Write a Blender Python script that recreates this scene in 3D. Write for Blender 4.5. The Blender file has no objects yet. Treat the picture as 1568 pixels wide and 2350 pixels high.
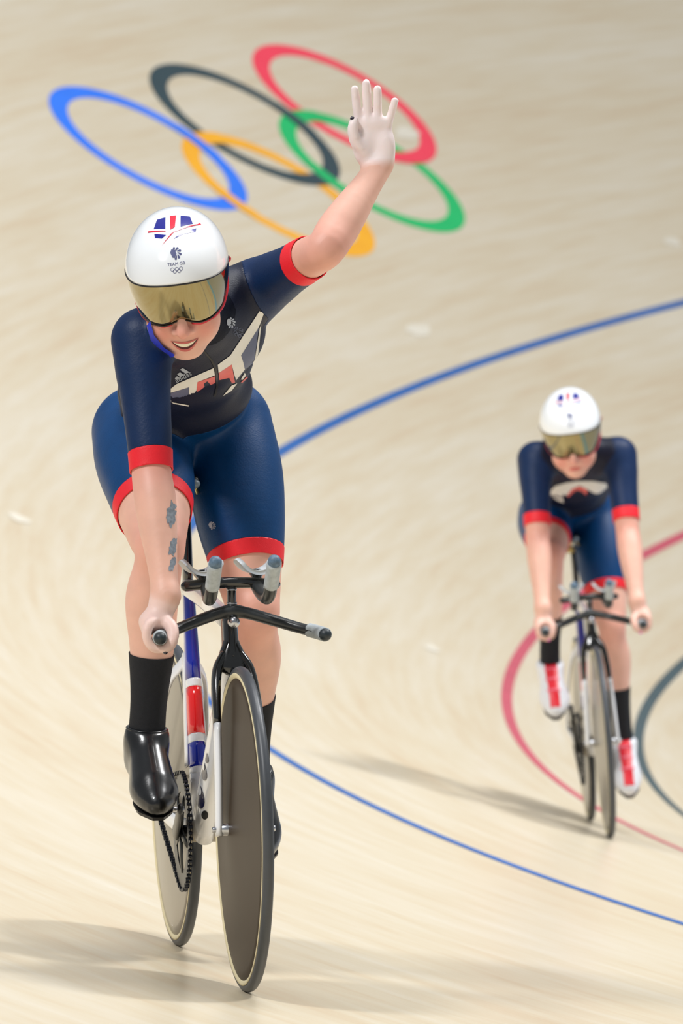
import bpy, bmesh, math, random
import numpy as np
from mathutils import Vector, Matrix
from mathutils.bvhtree import BVHTree
from mathutils.geometry import tessellate_polygon

random.seed(7)
SC = bpy.context.scene
COL = SC.collection

# ------------------------------------------------------------------ camera
CAM_POS = np.array([-8.98441, -6.72145, 3.0431])
CAM_YAW, CAM_PITCH, CAM_ROLL = 0.37925, -0.06316, -0.1492
FOCAL_PX = math.exp(9.56299)                      # for the 1568 px wide frame
fw = np.array([math.sin(CAM_YAW) * math.cos(CAM_PITCH), math.cos(CAM_YAW) * math.cos(CAM_PITCH), math.sin(CAM_PITCH)])
r0 = np.cross(fw, [0, 0, 1.0]); r0 /= np.linalg.norm(r0)
u0 = np.cross(r0, fw)
rv = math.cos(CAM_ROLL) * r0 + math.sin(CAM_ROLL) * u0
uv = -math.sin(CAM_ROLL) * r0 + math.cos(CAM_ROLL) * u0
cam = bpy.data.cameras.new('camera')
cam_ob = bpy.data.objects.new('camera', cam)
COL.objects.link(cam_ob)
cam_ob.matrix_world = Matrix(((rv[0], uv[0], -fw[0], CAM_POS[0]), (rv[1], uv[1], -fw[1], CAM_POS[1]),
                              (rv[2], uv[2], -fw[2], CAM_POS[2]), (0, 0, 0, 1)))
cam.sensor_fit = 'HORIZONTAL'
cam.sensor_width = 36.0
cam.lens = FOCAL_PX / 1568 * 36.0
cam.clip_start = 0.5
cam.clip_end = 300
cam.dof.use_dof = True
cam.dof.focus_distance = 13.0
cam.dof.aperture_fstop = 12.0
SC.camera = cam_ob

# ------------------------------------------------------------------ light
world = bpy.data.worlds.new('hall_light')
SC.world = world
world.use_nodes = True
bg = world.node_tree.nodes['Background']
bg.inputs['Color'].default_value = (0.93, 0.97, 1.0, 1)
bg.inputs['Strength'].default_value = 0.29

def lamp_bank(name, target, direction, dist, size, power, color=(1, 1, 1)):
    L = bpy.data.lights.new(name, 'AREA')
    L.shape = 'RECTANGLE'
    L.size, L.size_y = size
    L.energy = power
    L.color = color
    o = bpy.data.objects.new(name, L)
    COL.objects.link(o)
    d = Vector(direction).normalized()
    o.location = Vector(target) + d * dist
    o.rotation_euler = d.to_track_quat('Z', 'Y').to_euler()
    return o
lamp_bank('lamp_bank', (-2.5, 9, 1), (0.66, -0.05, 0.75), 24, (3.5, 3.5), 3650, (1, 1, 1))
lamp_bank('lamp_bank', (-2.5, 9, 1), (-0.50, -0.36, 0.79), 24, (3.5, 3.5), 2800, (1, 1, 1))
lamp_bank('lamp_bank', (2, 18, 1), (0.05, -0.35, 0.93), 24, (9, 9), 3300, (1, 1, 1))

SC.view_settings.view_transform = 'Standard'
SC.view_settings.look = 'None'
SC.view_settings.exposure = 0.0
SC.view_settings.gamma = 1.0
SC.view_settings.use_curve_mapping = False

# ------------------------------------------------------------------ materials
def lin(c):
    return tuple(((x / 255) / 12.92 if x / 255 <= 0.04045 else ((x / 255 + 0.055) / 1.055) ** 2.4) for x in c)

MATS = {}
def mk(name, rgb, rough=0.5, metal=0.0, coat=0.0, var=0.04, scale=40.0, bump=0.0, sss=0.0, sheen=0.0, spec=0.5):
    if name in MATS:
        return MATS[name]
    m = bpy.data.materials.new(name)
    m.use_nodes = True
    nt = m.node_tree
    b = nt.nodes['Principled BSDF']
    b.inputs['Roughness'].default_value = rough
    b.inputs['Metallic'].default_value = metal
    b.inputs['Coat Weight'].default_value = coat
    b.inputs['Coat Roughness'].default_value = 0.08
    b.inputs['Specular IOR Level'].default_value = spec
    if sss:
        b.inputs['Subsurface Weight'].default_value = sss
        b.inputs['Subsurface Radius'].default_value = (0.012, 0.005, 0.003)
        b.inputs['Subsurface Scale'].default_value = 1.0
    if sheen:
        b.inputs['Sheen Weight'].default_value = sheen
        b.inputs['Sheen Roughness'].default_value = 0.4
    tc = nt.nodes.new('ShaderNodeTexCoord')
    n = nt.nodes.new('ShaderNodeTexNoise')
    n.inputs['Scale'].default_value = scale
    n.inputs['Detail'].default_value = 3
    nt.links.new(tc.outputs['Object'], n.inputs['Vector'])
    rp = nt.nodes.new('ShaderNodeValToRGB')
    c = np.array(lin(rgb))
    rp.color_ramp.elements[0].position = 0.3
    rp.color_ramp.elements[1].position = 0.7
    rp.color_ramp.elements[0].color = (*(np.clip(c * (1 - var), 0, 1)), 1)
    rp.color_ramp.elements[1].color = (*(np.clip(c * (1 + var), 0, 1)), 1)
    nt.links.new(n.outputs['Fac'], rp.inputs['Fac'])
    nt.links.new(rp.outputs['Color'], b.inputs['Base Color'])
    if bump:
        bp = nt.nodes.new('ShaderNodeBump')
        bp.inputs['Strength'].default_value = bump
        bp.inputs['Distance'].default_value = 0.002
        n2 = nt.nodes.new('ShaderNodeTexNoise')
        n2.inputs['Scale'].default_value = scale * 8
        nt.links.new(tc.outputs['Object'], n2.inputs['Vector'])
        nt.links.new(n2.outputs['Fac'], bp.inputs['Height'])
        nt.links.new(bp.outputs['Normal'], b.inputs['Normal'])
    MATS[name] = m
    return m

# ------------------------------------------------------------------ mesh helpers
def link(o, parent=None):
    COL.objects.link(o)
    if parent is not None:
        o.parent = parent
    return o

def mesh_ob(name, V, F, mat, parent=None, smooth=True, kind=None):
    me = bpy.data.meshes.new(name)
    V = np.asarray(V, float)
    me.from_pydata(V.tolist(), [], F.tolist() if isinstance(F, np.ndarray) else [list(f) for f in F])
    me.materials.append(mat)
    if smooth:
        me.polygons.foreach_set('use_smooth', [True] * len(me.polygons))
    me.update()
    o = bpy.data.objects.new(name, me)
    link(o, parent)
    if kind:
        o['kind'] = kind
    return o

def empty(name, parent=None):
    o = bpy.data.objects.new(name, None)
    o.empty_display_size = 0.05
    return link(o, parent)

def join(*parts):
    V, F, n = [], [], 0
    for v, f in parts:
        v = np.asarray(v, float).reshape(-1, 3)
        V.append(v)
        F += [[i + n for i in q] for q in f]
        n += len(v)
    return np.concatenate(V), F

def spline(P, n=8):
    P = np.asarray(P, float)
    if len(P) < 3:
        t = np.linspace(0, 1, n + 1)[:, None]
        return P[0] * (1 - t) + P[1] * t
    Q = np.vstack([2 * P[0] - P[1], P, 2 * P[-1] - P[-2]])
    out = []
    for i in range(1, len(Q) - 2):
        for j in range(n):
            t = j / n
            out.append(0.5 * ((2 * Q[i]) + (-Q[i - 1] + Q[i + 1]) * t + (2 * Q[i - 1] - 5 * Q[i] + 4 * Q[i + 1] - Q[i + 2]) * t * t
                              + (-Q[i - 1] + 3 * Q[i] - 3 * Q[i + 1] + Q[i + 2]) * t ** 3))
    out.append(P[-1])
    return np.array(out)

def sweep(P, A, B=None, side=(0, 1, 0), n=16, caps=True, power=2.0, round_ends=False):
    """tube along P: half size A along `side`, half size B across it"""
    P = np.asarray(P, float)
    m = len(P)
    A = np.broadcast_to(np.asarray(A, float), (m,)).copy()
    B = A.copy() if B is None else np.broadcast_to(np.asarray(B, float), (m,)).copy()
    side = np.asarray(side, float)
    T = np.gradient(P, axis=0)
    T /= np.linalg.norm(T, axis=1)[:, None]
    if round_ends:
        e0, e1 = T[0], T[-1]
        r_0, r_1 = max(A[0], B[0]), max(A[-1], B[-1])
        ks = [0.0, 0.3, 0.6, 0.85]
        pre = [P[0] - e0 * r_0 * 0.9 * math.cos(k * math.pi / 2) for k in ks]
        post = [P[-1] + e1 * r_1 * 0.9 * math.cos(k * math.pi / 2) for k in reversed(ks)]
        sa = [math.sin(max(k, .12) * math.pi / 2) for k in ks]
        P = np.vstack([pre, P, post])
        T = np.vstack([[e0] * 4, T, [e1] * 4])
        A = np.concatenate([[A[0] * s for s in sa], A, [A[-1] * s for s in reversed(sa)]])
        B = np.concatenate([[B[0] * s for s in sa], B, [B[-1] * s for s in reversed(sa)]])
        m = len(P)
    V = []
    for i in range(m):
        s = side - T[i] * (side @ T[i])
        if np.linalg.norm(s) < 1e-3:
            s = np.cross(T[i], [0.3, 0.2, 0.9])
        s /= np.linalg.norm(s)
        u = np.cross(T[i], s)
        for k in range(n):
            a = 2 * math.pi * k / n
            ca, sa_ = math.cos(a), math.sin(a)
            x = math.copysign(abs(ca) ** (2 / power), ca)
            y = math.copysign(abs(sa_) ** (2 / power), sa_)
            V.append(P[i] + s * A[i] * x + u * B[i] * y)
    F = []
    for i in range(m - 1):
        for k in range(n):
            k2 = (k + 1) % n
            F.append([i * n + k, i * n + k2, (i + 1) * n + k2, (i + 1) * n + k])
    if caps:
        F.append(list(range(n))[::-1])
        F.append([(m - 1) * n + k for k in range(n)])
    return np.array(V), F

def lathe(prof, center, n=96, closed=False):
    """profile of (radius, y) turned round the Y axis"""
    V, F = [], []
    m = len(prof)
    for k in range(n):
        a = 2 * math.pi * k / n
        for r, y in prof:
            V.append((center[0] + r * math.cos(a), center[1] + y, center[2] + r * math.sin(a)))
    for k in range(n):
        k2 = (k + 1) % n
        for j in range(m if closed else m - 1):
            j2 = (j + 1) % m
            F.append([k * m + j, k * m + j2, k2 * m + j2, k2 * m + j])
    return np.array(V), F

def boxm(c, h, bev=0.15, R=None):
    bm = bmesh.new()
    bmesh.ops.create_cube(bm, size=2)
    for v in bm.verts:
        v.co = Vector((v.co.x * h[0], v.co.y * h[1], v.co.z * h[2]))
    if bev:
        bmesh.ops.bevel(bm, geom=list(bm.edges), offset=min(h) * bev, segments=2, affect='EDGES')
    V = np.array([v.co[:] for v in bm.verts])
    if R is not None:
        V = V @ np.asarray(R).T
    F = [[v.index for v in f.verts] for f in bm.faces]
    bm.free()
    return V + np.asarray(c), F

# ------------------------------------------------------------------ the banked track
S = np.linspace(-25, 75, 1601)
R_BEND, L_EASE, B0, B1, L_BANK, S_BANK = 24.69674, 17.53643, 0.26148, 0.7531, 27.80811, 2.65069
_k = np.clip(S / L_EASE, 0, 1); _k = _k * _k * (3 - 2 * _k) / R_BEND
_ds = S[1] - S[0]
_cum = lambda a: np.concatenate([[0], np.cumsum((a[1:] + a[:-1]) / 2 * _ds)])
TH = _cum(_k); TH -= np.interp(0, S, TH)
DX = _cum(np.sin(TH)); DX -= np.interp(0, S, DX)
DY = _cum(np.cos(TH)); DY -= np.interp(0, S, DY)
_t = np.clip((S - S_BANK) / L_BANK, 0, 1); _t = _t * _t * (3 - 2 * _t)
BK = B0 + (B1 - B0) * _t

def surf(s, w, lift=0.0):
    s = np.asarray(s, float); w = np.asarray(w, float)
    X, Y, T, B = (np.interp(s, S, a) for a in (DX, DY, TH, BK))
    P = np.stack([X - np.cos(T) * np.cos(B) * w, Y + np.sin(T) * np.cos(B) * w, np.sin(B) * w], -1)
    N = np.stack([np.cos(T) * np.sin(B), -np.sin(T) * np.sin(B), np.cos(B)], -1)
    return P + N * np.asarray(lift)[..., None] if np.ndim(lift) else P + N * lift

def strip_mesh(ss, ws, lift=0.0):
    G = np.stack(np.meshgrid(ss, ws, indexing='ij'), -1).reshape(-1, 2)
    V = surf(G[:, 0], G[:, 1], lift)
    a, b = len(ss), len(ws)
    F = [[i * b + j, (i + 1) * b + j, (i + 1) * b + j + 1, i * b + j + 1] for i in range(a - 1) for j in range(b - 1)]
    return V, F, G

def track_material():
    m = bpy.data.materials.new('pale_track_wood')
    m.use_nodes = True
    nt = m.node_tree
    b = nt.nodes['Principled BSDF']
    b.inputs['Roughness'].default_value = 0.29
    b.inputs['Specular IOR Level'].default_value = 0.35
    at = nt.nodes.new('ShaderNodeUVMap'); at.uv_map = 'lane'
    def noise(sx, sy, det, rough=0.5):
        mp = nt.nodes.new('ShaderNodeMapping')
        mp.inputs['Scale'].default_value = (sx, sy, 1)
        nt.links.new(at.outputs['UV'], mp.inputs['Vector'])
        n = nt.nodes.new('ShaderNodeTexNoise')
        n.inputs['Scale'].default_value = 1
        n.inputs['Detail'].default_value = det
        n.inputs['Roughness'].default_value = rough
        nt.links.new(mp.outputs['Vector'], n.inputs['Vector'])
        return n.outputs['Fac']
    def math_(op, a, v):
        n = nt.nodes.new('ShaderNodeMath'); n.operation = op
        nt.links.new(a, n.inputs[0])
        if isinstance(v, float):
            n.inputs[1].default_value = v
        else:
            nt.links.new(v, n.inputs[1])
        return n.outputs[0]
    broad = noise(0.28, 1.6, 3)
    strip = noise(0.9, 15.0, 3)
    grain = noise(3.0, 60.0, 4, 0.7)
    tot = math_('ADD', math_('MULTIPLY', broad, 0.34), math_('MULTIPLY', strip, 0.42))
    tot = math_('ADD', tot, math_('MULTIPLY', grain, 0.24))
    rp = nt.nodes.new('ShaderNodeValToRGB')
    e = rp.color_ramp.elements
    e[0].position, e[0].color = 0.34, (*lin((212, 191, 160)), 1)
    e[1].position, e[1].color = 0.68, (*lin((227, 219, 202)), 1)
    k = rp.color_ramp.elements.new(0.47); k.color = (*lin((218, 204, 177)), 1)
    nt.links.new(tot, rp.inputs['Fac'])
    nt.links.new(rp.outputs['Color'], b.inputs['Base Color'])
    bp = nt.nodes.new('ShaderNodeBump')
    bp.inputs['Strength'].default_value = 0.12
    bp.inputs['Distance'].default_value = 0.002
    nt.links.new(grain, bp.inputs['Height'])
    nt.links.new(bp.outputs['Normal'], b.inputs['Normal'])
    return m

ss = np.arange(-14, 62.01, 0.25)
ws = np.arange(-0.4, 7.21, 0.2)
V, F, G = strip_mesh(ss, ws)
track = mesh_ob('floor', V, F, track_material())
uvl = track.data.uv_layers.new(name='lane')
li = np.empty(len(track.data.loops), int)
track.data.loops.foreach_get('vertex_index', li)
uvl.data.foreach_set('uv', G[li].ravel())
track['kind'] = 'structure'
track['label'] = 'pale wooden banked track curving up to the left'

W_RED, W_BLUE = 0.657, 2.292
sl = np.arange(-14, 60, 0.2)
for w, half, col, lab in ((0.0, .027, (62, 84, 92), 'dark measuring line at the inner edge of the track'),
                          (W_RED, .027, (200, 84, 104), 'faded red line between the black and blue lines'),
                          (W_BLUE, .027, (36, 98, 172), 'long blue line curving across the track')):
    v, f, _ = strip_mesh(sl, np.array([w - half, w + half]), 0.0015)
    o = mesh_ob('painted_line', v, f, mk('line_paint_%d' % col[0], col, 0.5, var=0.08, scale=6), track)
    o['label'] = lab

# five interlaced rings painted on the banking
RS, RW, RD, RSP = 27.52548, 4.57144, 1.28028, 1.03369
def ring(ds, dw, col, lab, hi):
    """annulus in lane coordinates; hi = list of angle spans (degrees) where it passes over"""
    n = 180
    V, F = [], []
    ro, ri = RD / 2, RD / 2 - 0.118
    for k in range(n):
        a = 2 * math.pi * k / n
        d = math.degrees(a)
        lift = 0.002
        for (c, wd) in hi:
            dd = abs((d - c + 180) % 360 - 180)
            if dd < wd:
                lift = 0.006
        for r in (ri, ro):
            V.append(surf(RS + ds * RD + r * math.cos(a), RW + dw * RD + r * math.sin(a), lift))
    for k in range(n):
        k2 = (k + 1) % n
        F.append([2 * k, 2 * k + 1, 2 * k2 + 1, 2 * k2])
    o = mesh_ob('painted_ring', V, F, mk('ring_paint_%s' % lab.split()[0], col, 0.5, var=0.05, scale=5), track)
    o['label'] = lab
ring(-RSP, 0, (44, 124, 250), 'blue ring painted on the banking', [(-4, 16)])
ring(0, 0, (48, 70, 78), 'black ring painted on the banking', [(-4, 16), (262, 16)])
ring(RSP, 0, (255, 66, 92), 'red ring painted on the banking', [(262, 16)])
ring(-RSP / 2, -.48, (255, 180, 30), 'yellow ring painted on the banking', [(176, 16), (82, 16)])
ring(RSP / 2, -.48, (14, 192, 108), 'green ring painted on the banking', [(176, 16), (82, 16)])

# small pale oval patches laid on the boards
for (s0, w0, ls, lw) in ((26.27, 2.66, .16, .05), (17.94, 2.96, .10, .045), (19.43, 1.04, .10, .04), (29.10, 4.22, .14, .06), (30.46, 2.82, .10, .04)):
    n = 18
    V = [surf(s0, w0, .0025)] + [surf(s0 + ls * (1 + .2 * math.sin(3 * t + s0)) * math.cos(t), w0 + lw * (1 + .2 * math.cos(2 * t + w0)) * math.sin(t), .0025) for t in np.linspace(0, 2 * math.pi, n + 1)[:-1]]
    mesh_ob('pale_spot', V, [[0, 1 + k, 1 + (k + 1) % n] for k in range(n)], mk('spot_pale', (229, 222, 206), .5, var=.03, scale=20), track)

# inner apron and infield, outer edge board
v, f, _ = strip_mesh(sl, np.array([-1.3, -0.4]), 0.0)
o = mesh_ob('floor', v, f, mk('apron_blue', (120, 178, 226), 0.5)); o['kind'] = 'structure'
o['label'] = 'light blue apron inside the black line'
pts = [surf(s_, -1.3) for s_ in np.arange(-14, 60, 1.0)]
far = [(40, 10, 0), (40, -14, 0)]
zmin = -1.0
V = [(p[0], p[1], p[2]) for p in pts]
n0 = len(V)
V += [(p[0], p[1], zmin) for p in pts]
F = [[i, i + 1, n0 + i + 1, n0 + i] for i in range(n0 - 1)]
o = mesh_ob('trim_2', V, F, mk('apron_edge', (205, 205, 205), 0.6), smooth=False); o['kind'] = 'structure'
o['label'] = 'plain fascia below the light blue apron'
o = mesh_ob('floor', [(-4, -16, zmin), (60, -16, zmin), (60, 50, zmin), (-4, 50, zmin)], [[0, 1, 2, 3]], mk('infield_grey', (170, 172, 176), 0.6), smooth=False)
o['kind'] = 'structure'; o['label'] = 'grey infield floor inside the track'
v, f, _ = strip_mesh(sl, np.array([7.2, 7.26]), 0.0)
v2 = np.vstack([surf(sl, np.full(len(sl), 7.2), 0.0), surf(sl, np.full(len(sl), 7.2)) + [0, 0, .16],
                surf(sl, np.full(len(sl), 7.26)) + [0, 0, .16], surf(sl, np.full(len(sl), 7.26)) - [0, 0, .4]])
m_ = len(sl)
F = [[j * m_ + i, j * m_ + i + 1, (j + 1) * m_ + i + 1, (j + 1) * m_ + i] for j in range(3) for i in range(m_ - 1)]
o = mesh_ob('trim_1', v2, F, mk('edge_board', (232, 230, 224), 0.5), smooth=False); o['kind'] = 'structure'
o['label'] = 'low white edge board along the top of the banking'

# ------------------------------------------------------------------ placing the two bikes on the track
def bike_frame(front, rear, lean_deg):
    Cf, Cr = surf(*front), surf(*rear)
    h = Cf - Cr; h /= np.linalg.norm(h)
    a, b = surf(front[0] + .1, front[1]) - Cf, surf(front[0], front[1] + .1) - Cf
    n = np.cross(a, b); n *= np.sign(n[2]); n -= (n @ h) * h; n /= np.linalg.norm(n)
    l = np.cross(n, h)
    t = math.radians(lean_deg)
    u = math.cos(t) * n + math.sin(t) * l
    l = np.cross(u, h)
    return Matrix(((h[0], l[0], u[0], Cr[0]), (h[1], l[1], u[1], Cr[1]), (h[2], l[2], u[2], Cr[2]), (0, 0, 0, 1)))
FRAME_1 = bike_frame((5.10669, 4.80616), (6.03596, 4.61655), -7.8)
FRAME_2 = bike_frame((12.77144, 1.06896), (13.70802, 0.90554), -19.3)
# ------------------------------------------------------------------ bicycle
RW_ = 0.335
RA, FA, BB = np.array([0, 0, RW_]), np.array([.985, 0, RW_]), np.array([.385, 0, .285])
CRANK = 0.165
# lettering on the down tube: centre (across, up), width, height, navy or white, height above the paint
DROPS = [(-.0098, .3623, .020, .050, 1, .0010), (-.0105, .3782, .0080, .024, 0, .0018), (-.0006, .4154, .013, .038, 1, .0010), (-.0013, .4285, .0050, .020, 0, .0018), (.0055, .4442, .009, .022, 1, .0010)]
BADGE = (-.0019, .3238)

def seat_tube_at(z):
    return np.array([.385 - (z - .285) * .30, 0, z])

def wheel(parent, name, c, disc_mat, driven, steer=0.0):
    w = empty(name, parent)
    w.location = c
    w.rotation_euler = (0, 0, steer)
    O = (0, 0, 0)
    # tyre: a slim tubular
    pr = [(.3235 + .0115 * math.cos(a), .0115 * math.sin(a)) for a in np.linspace(0, 2 * math.pi, 17)[:-1]]
    t = mesh_ob('tyre', *lathe(pr, O, 128, True), mk('tyre_rubber', (66, 70, 76), .42, var=.06), w)
    t['label'] = 'slate grey tubular tyre'
    # pale side walls
    for s in (-1, 1):
        pr = [(.3105, s * .0097), (.3145, s * .0122), (.3185, s * .0124), (.3215, s * .0119), (.3205, s * .0108)]
        mesh_ob('sidewall', *lathe(pr, O, 128), mk('tan_sidewall', (226, 214, 176), .55), w)['label'] = 'thin cream tyre side wall'
    # lenticular disc
    pr = [(.004, -.034), (.03, -.033), (.09, -.0275), (.16, -.0225), (.23, -.0170), (.29, -.0118), (.313, -.0096), (.3165, 0),
          (.313, .0096), (.29, .0118), (.23, .0170), (.16, .0225), (.09, .0275), (.03, .033), (.004, .034)]
    d = mesh_ob('disc', *lathe(pr, O, 128), disc_mat, w)
    d['label'] = 'solid disc wheel face'
    hub = join(lathe([(.0, -.058), (.007, -.058), (.008, -.05), (.012, -.046), (.013, -.03), (.013, .03), (.012, .046), (.008, .05), (.007, .058), (.0, .058)], O, 24))
    mesh_ob('hub', *hub, mk('hub_alloy', (190, 192, 198), .25, 1.0), w)
    if driven:
        tp = text_polys('G', .034)
        V = [(x - .012, -.0118, z - .292) for p in tp for x, z in p]
        k = 0; F = []
        for p in tp:
            F.append(list(range(k, k + len(p)))); k += len(p)
        mesh_ob('disc_mark', V, F, mk('mark_white', (240, 240, 240), .4), w, smooth=False)
        n = 30
        V, F = [], []
        for k in range(n * 4):
            a = 2 * math.pi * k / (n * 4)
            r = .0300 if k % 4 < 2 else .0265
            for y in (-.0445, -.0415):
                V.append((r * math.cos(a), y, r * math.sin(a)))
        for k in range(n * 4):
            k2 = (k + 1) % (n * 4)
            F.append([2 * k, 2 * k + 1, 2 * k2 + 1, 2 * k2])
        F.append([2 * k for k in range(n * 4)]); F.append([2 * k + 1 for k in range(n * 4)][::-1])
        mesh_ob('sprocket', V, F, mk('drive_steel', (70, 72, 76), .35, .9), w, smooth=False)
    return w

def bicycle(M, crank_deg, label, front_disc, rear_disc, steer):
    root = empty('bicycle')
    root.matrix_world = M
    root['label'] = label
    root['category'] = 'bicycle'
    root['group'] = 'track bicycles'
    white = mk('frame_white', (238, 240, 244), .22, coat=.6, var=.01)
    blue = mk('frame_blue', (16, 38, 168), .2, coat=.8, var=.03)
    redp = mk('frame_red', (240, 26, 30), .22, coat=.8, var=.02)
    navy = mk('frame_navy', (26, 28, 66), .3, coat=.3)
    carbon = mk('gloss_carbon', (16, 18, 20), .18, coat=.8, var=.1, scale=120)
    satin = mk('satin_carbon', (34, 38, 40), .38, coat=.2, var=.12, scale=160)
    tape = mk('grip_tape', (176, 184, 188), .7, var=.12, scale=90, bump=.3)
    plug = mk('end_plug', (36, 46, 52), .45, var=.2, scale=200)
    steel = mk('drive_steel', (70, 72, 76), .35, .9)
    alloy = mk('hub_alloy', (190, 192, 198), .25, 1.0)
    brass = mk('seat_clamp_gold', (206, 186, 128), .3, .9)
    black = mk('saddle_black', (22, 24, 28), .45, var=.1)
    padm = mk('arm_pad_grey', (196, 202, 206), .55, var=.06, bump=.2)

    wheel(root, 'front_wheel', FA, front_disc, False, steer)
    rw = wheel(root, 'rear_wheel', RA, rear_disc, True)

    # frame -----------------------------------------------------------
    fr = empty('frame', root)
    # seat tube in painted sections
    secs = [(.285, .402, white), (.402, .416, white), (.416, .468, blue), (.468, .486, white), (.486, .586, redp), (.586, .603, white), (.603, .815, blue)]
    for z0, z1, m in secs[1:]:
        zs = np.linspace(z0, z1, 6)
        P = np.array([seat_tube_at(z) for z in zs])
        a = np.interp(zs, [.28, .40, .60, .82], [.023, .0195, .0175, .012])
        o = mesh_ob('seat_tube_section', *sweep(P, a, np.interp(zs, [.28, .6, .82], [.034, .03, .026]), n=24, caps=True), m, fr)
        o['label'] = {blue: 'royal blue seat tube section', redp: 'bright red seat tube section'}.get(m, 'white seat tube band')
    zs = np.linspace(.29, .404, 6)
    mesh_ob('seat_tube_foot', *sweep(np.array([seat_tube_at(z) for z in zs]), np.interp(zs, [.285, .40], [.026, .0195]), np.interp(zs, [.285, .4], [.045, .032]), n=24), white, fr)
    # white edging fillets down both sides of the seat tube
    for s in (-1, 1):
        zs = np.linspace(.42, .66, 10)
        P = np.array([seat_tube_at(z) + [-.02, s * np.interp(z, [.42, .66], [.022, .0145]), 0] for z in zs])
        mesh_ob('seat_tube_edging', *sweep(P, .004, .018, n=12), white, fr)
    # bottom bracket shell
    mesh_ob('bracket_shell', *lathe([(.0, -.034), (.023, -.034), (.025, -.03), (.025, .03), (.023, .034), (.0, .034)], BB, 40), mk('shell_grey', (150, 140, 122), .35, coat=.4), fr)
    # deep down tube
    dt = spline([(.842, 0, .700), (.72, 0, .575), (.56, 0, .43), (.40, 0, .292)], 6)
    tt = np.linspace(0, 1, len(dt))
    down = mesh_ob('down_tube', *sweep(dt, np.interp(tt, [0, .5, 1], [.017, .019, .0235]), np.interp(tt, [0, .3, 1], [.034, .042, .046]), n=32, power=2.6), white, fr)
    # teardrop lettering and badge on the down tube, seen from the drive side
    dbv = BVHTree.FromObject(down, bpy.context.evaluated_depsgraph_get())
    vd = unit((-.98, .15, -.08))
    pf = ((.45, 0, 0), (0, 1, 0), (0, 0, 1), vd)
    def drop(cy, cz, w, hh):
        return [(cy + w / 2 * math.sin(t) * math.sin(t / 2) ** 1.3 * 1.15, cz + hh / 2 * math.cos(t)) for t in np.linspace(0, 2 * math.pi, 19)[:-1]]
    def oval(cy, cz, w, hh):
        return [(cy + w / 2 * math.cos(t), cz + hh / 2 * math.sin(t)) for t in np.linspace(0, 2 * math.pi, 17)[:-1]]
    for (y0, z0, w, hh, m, of) in DROPS:
        print_on('letter', [drop(y0, z0, w, hh)], pf, dbv, navy if m else white, down, of, .006)
    print_on('badge', [oval(BADGE[0], BADGE[1], .014, .019)], pf, dbv, black, down, .0012, .006)
    # top tube and head tube
    P = spline([(.232, 0, .803), (.5, 0, .785), (.80, 0, .757)], 6)
    mesh_ob('top_tube', *sweep(P, .0165, .02, n=24, power=2.6), white, fr)
    P = spline([(.846, 0, .672), (.835, 0, .70), (.815, 0, .765)], 5)
    mesh_ob('head_tube', *sweep(P, np.linspace(.019, .0165, len(P)), np.linspace(.033, .036, len(P)), n=28), carbon, fr)
    # stays
    for s in (-1, 1):
        P = spline([seat_tube_at(.655) + [-.02, s * .006, 0], (.232, s * .020, .632), (.19, s * .040, .590), (.09, s * .056, .455), (.0, s * .060, .335)], 6)
        mesh_ob('seat_stay', *sweep(P, .0055, np.linspace(.017, .011, len(P)), n=14), white, fr)
        P = spline([BB + [-.02, s * .02, .0], (.27, s * .047, .298), (.12, s * .058, .318), (.0, s * .060, .335)], 6)
        mesh_ob('chain_stay', *sweep(P, .0065, np.linspace(.022, .012, len(P)), n=14), white, fr)
        mesh_ob('axle_nut', *lathe([(0, s * .064), (.008, s * .064), (.011, s * .062), (.011, s * .052), (0, s * .052)], RA, 16), alloy, fr)

    # fork ------------------------------------------------------------
    fk = empty('fork', root)
    P = spline([(.842, 0, .705), (.852, 0, .69), (.862, 0, .672)], 4)
    mesh_ob('crown', *sweep(P, np.linspace(.02, .034, len(P)), np.linspace(.024, .018, len(P)), n=24, round_ends=True), carbon, fk)
    for s in (-1, 1):
        P = spline([(.852, s * .014, .688), (.872, s * .034, .655), (.905, s * .042, .60), (.93, s * .0445, .549)], 6)
        mesh_ob('upper_blade', *sweep(P, np.linspace(.012, .0085, len(P)), np.linspace(.018, .019, len(P)), n=18), carbon, fk)['label'] = 'glossy black upper fork blade'
        P = spline([(.93, s * .0445, .549), (.962, s * .048, .44), (.985, s * .052, .322)], 6)
        mesh_ob('lower_blade', *sweep(P, np.linspace(.0086, .0082, len(P)), np.linspace(.019, .015, len(P)), n=18), white, fk)['label'] = 'white lower fork blade'
        mesh_ob('axle_bolt', *lathe([(0, s * .066), (.005, s * .066), (.0065, s * .063), (.0065, s * .044), (.0, s * .044)], FA, 16), alloy, fk)

    # handlebar ---------------------------------------------------------
    hb = empty('handlebar', root)
    half = [(.868, 0, .778), (.872, .035, .773), (.892, .085, .758), (.922, .130, .744), (.952, .157, .737), (.975, .167, .735)]
    P = spline([(x, -y, z) for x, y, z in half[:0:-1]] + half, 6)
    tt = np.abs(np.linspace(-1, 1, len(P)))
    mesh_ob('base_bar', *sweep(P, np.interp(tt, [0, .2, 1], [.022, .0175, .0135]), np.interp(tt, [0, .15, .8, 1], [.016, .0125, .011, .0125]), side=(1, 0, 0), n=20, power=2.2), satin, hb)
    for s in (-1, 1):
        P = spline([(.942, s * .150, .7395), (.962, s * .163, .7358), (.992, s * .170, .7335), (1.006, s * .171, .733)], 6)
        mesh_ob('bar_grip', *sweep(P, .0148, n=18), tape, hb)['label'] = 'chalky grey bar grip'
        P = np.array([(1.003, s * .171, .733), (1.010, s * .1713, .7328)])
        mesh_ob('end_plug', *sweep(P, .0130, n=18, round_ends=True), plug, hb)
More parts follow.
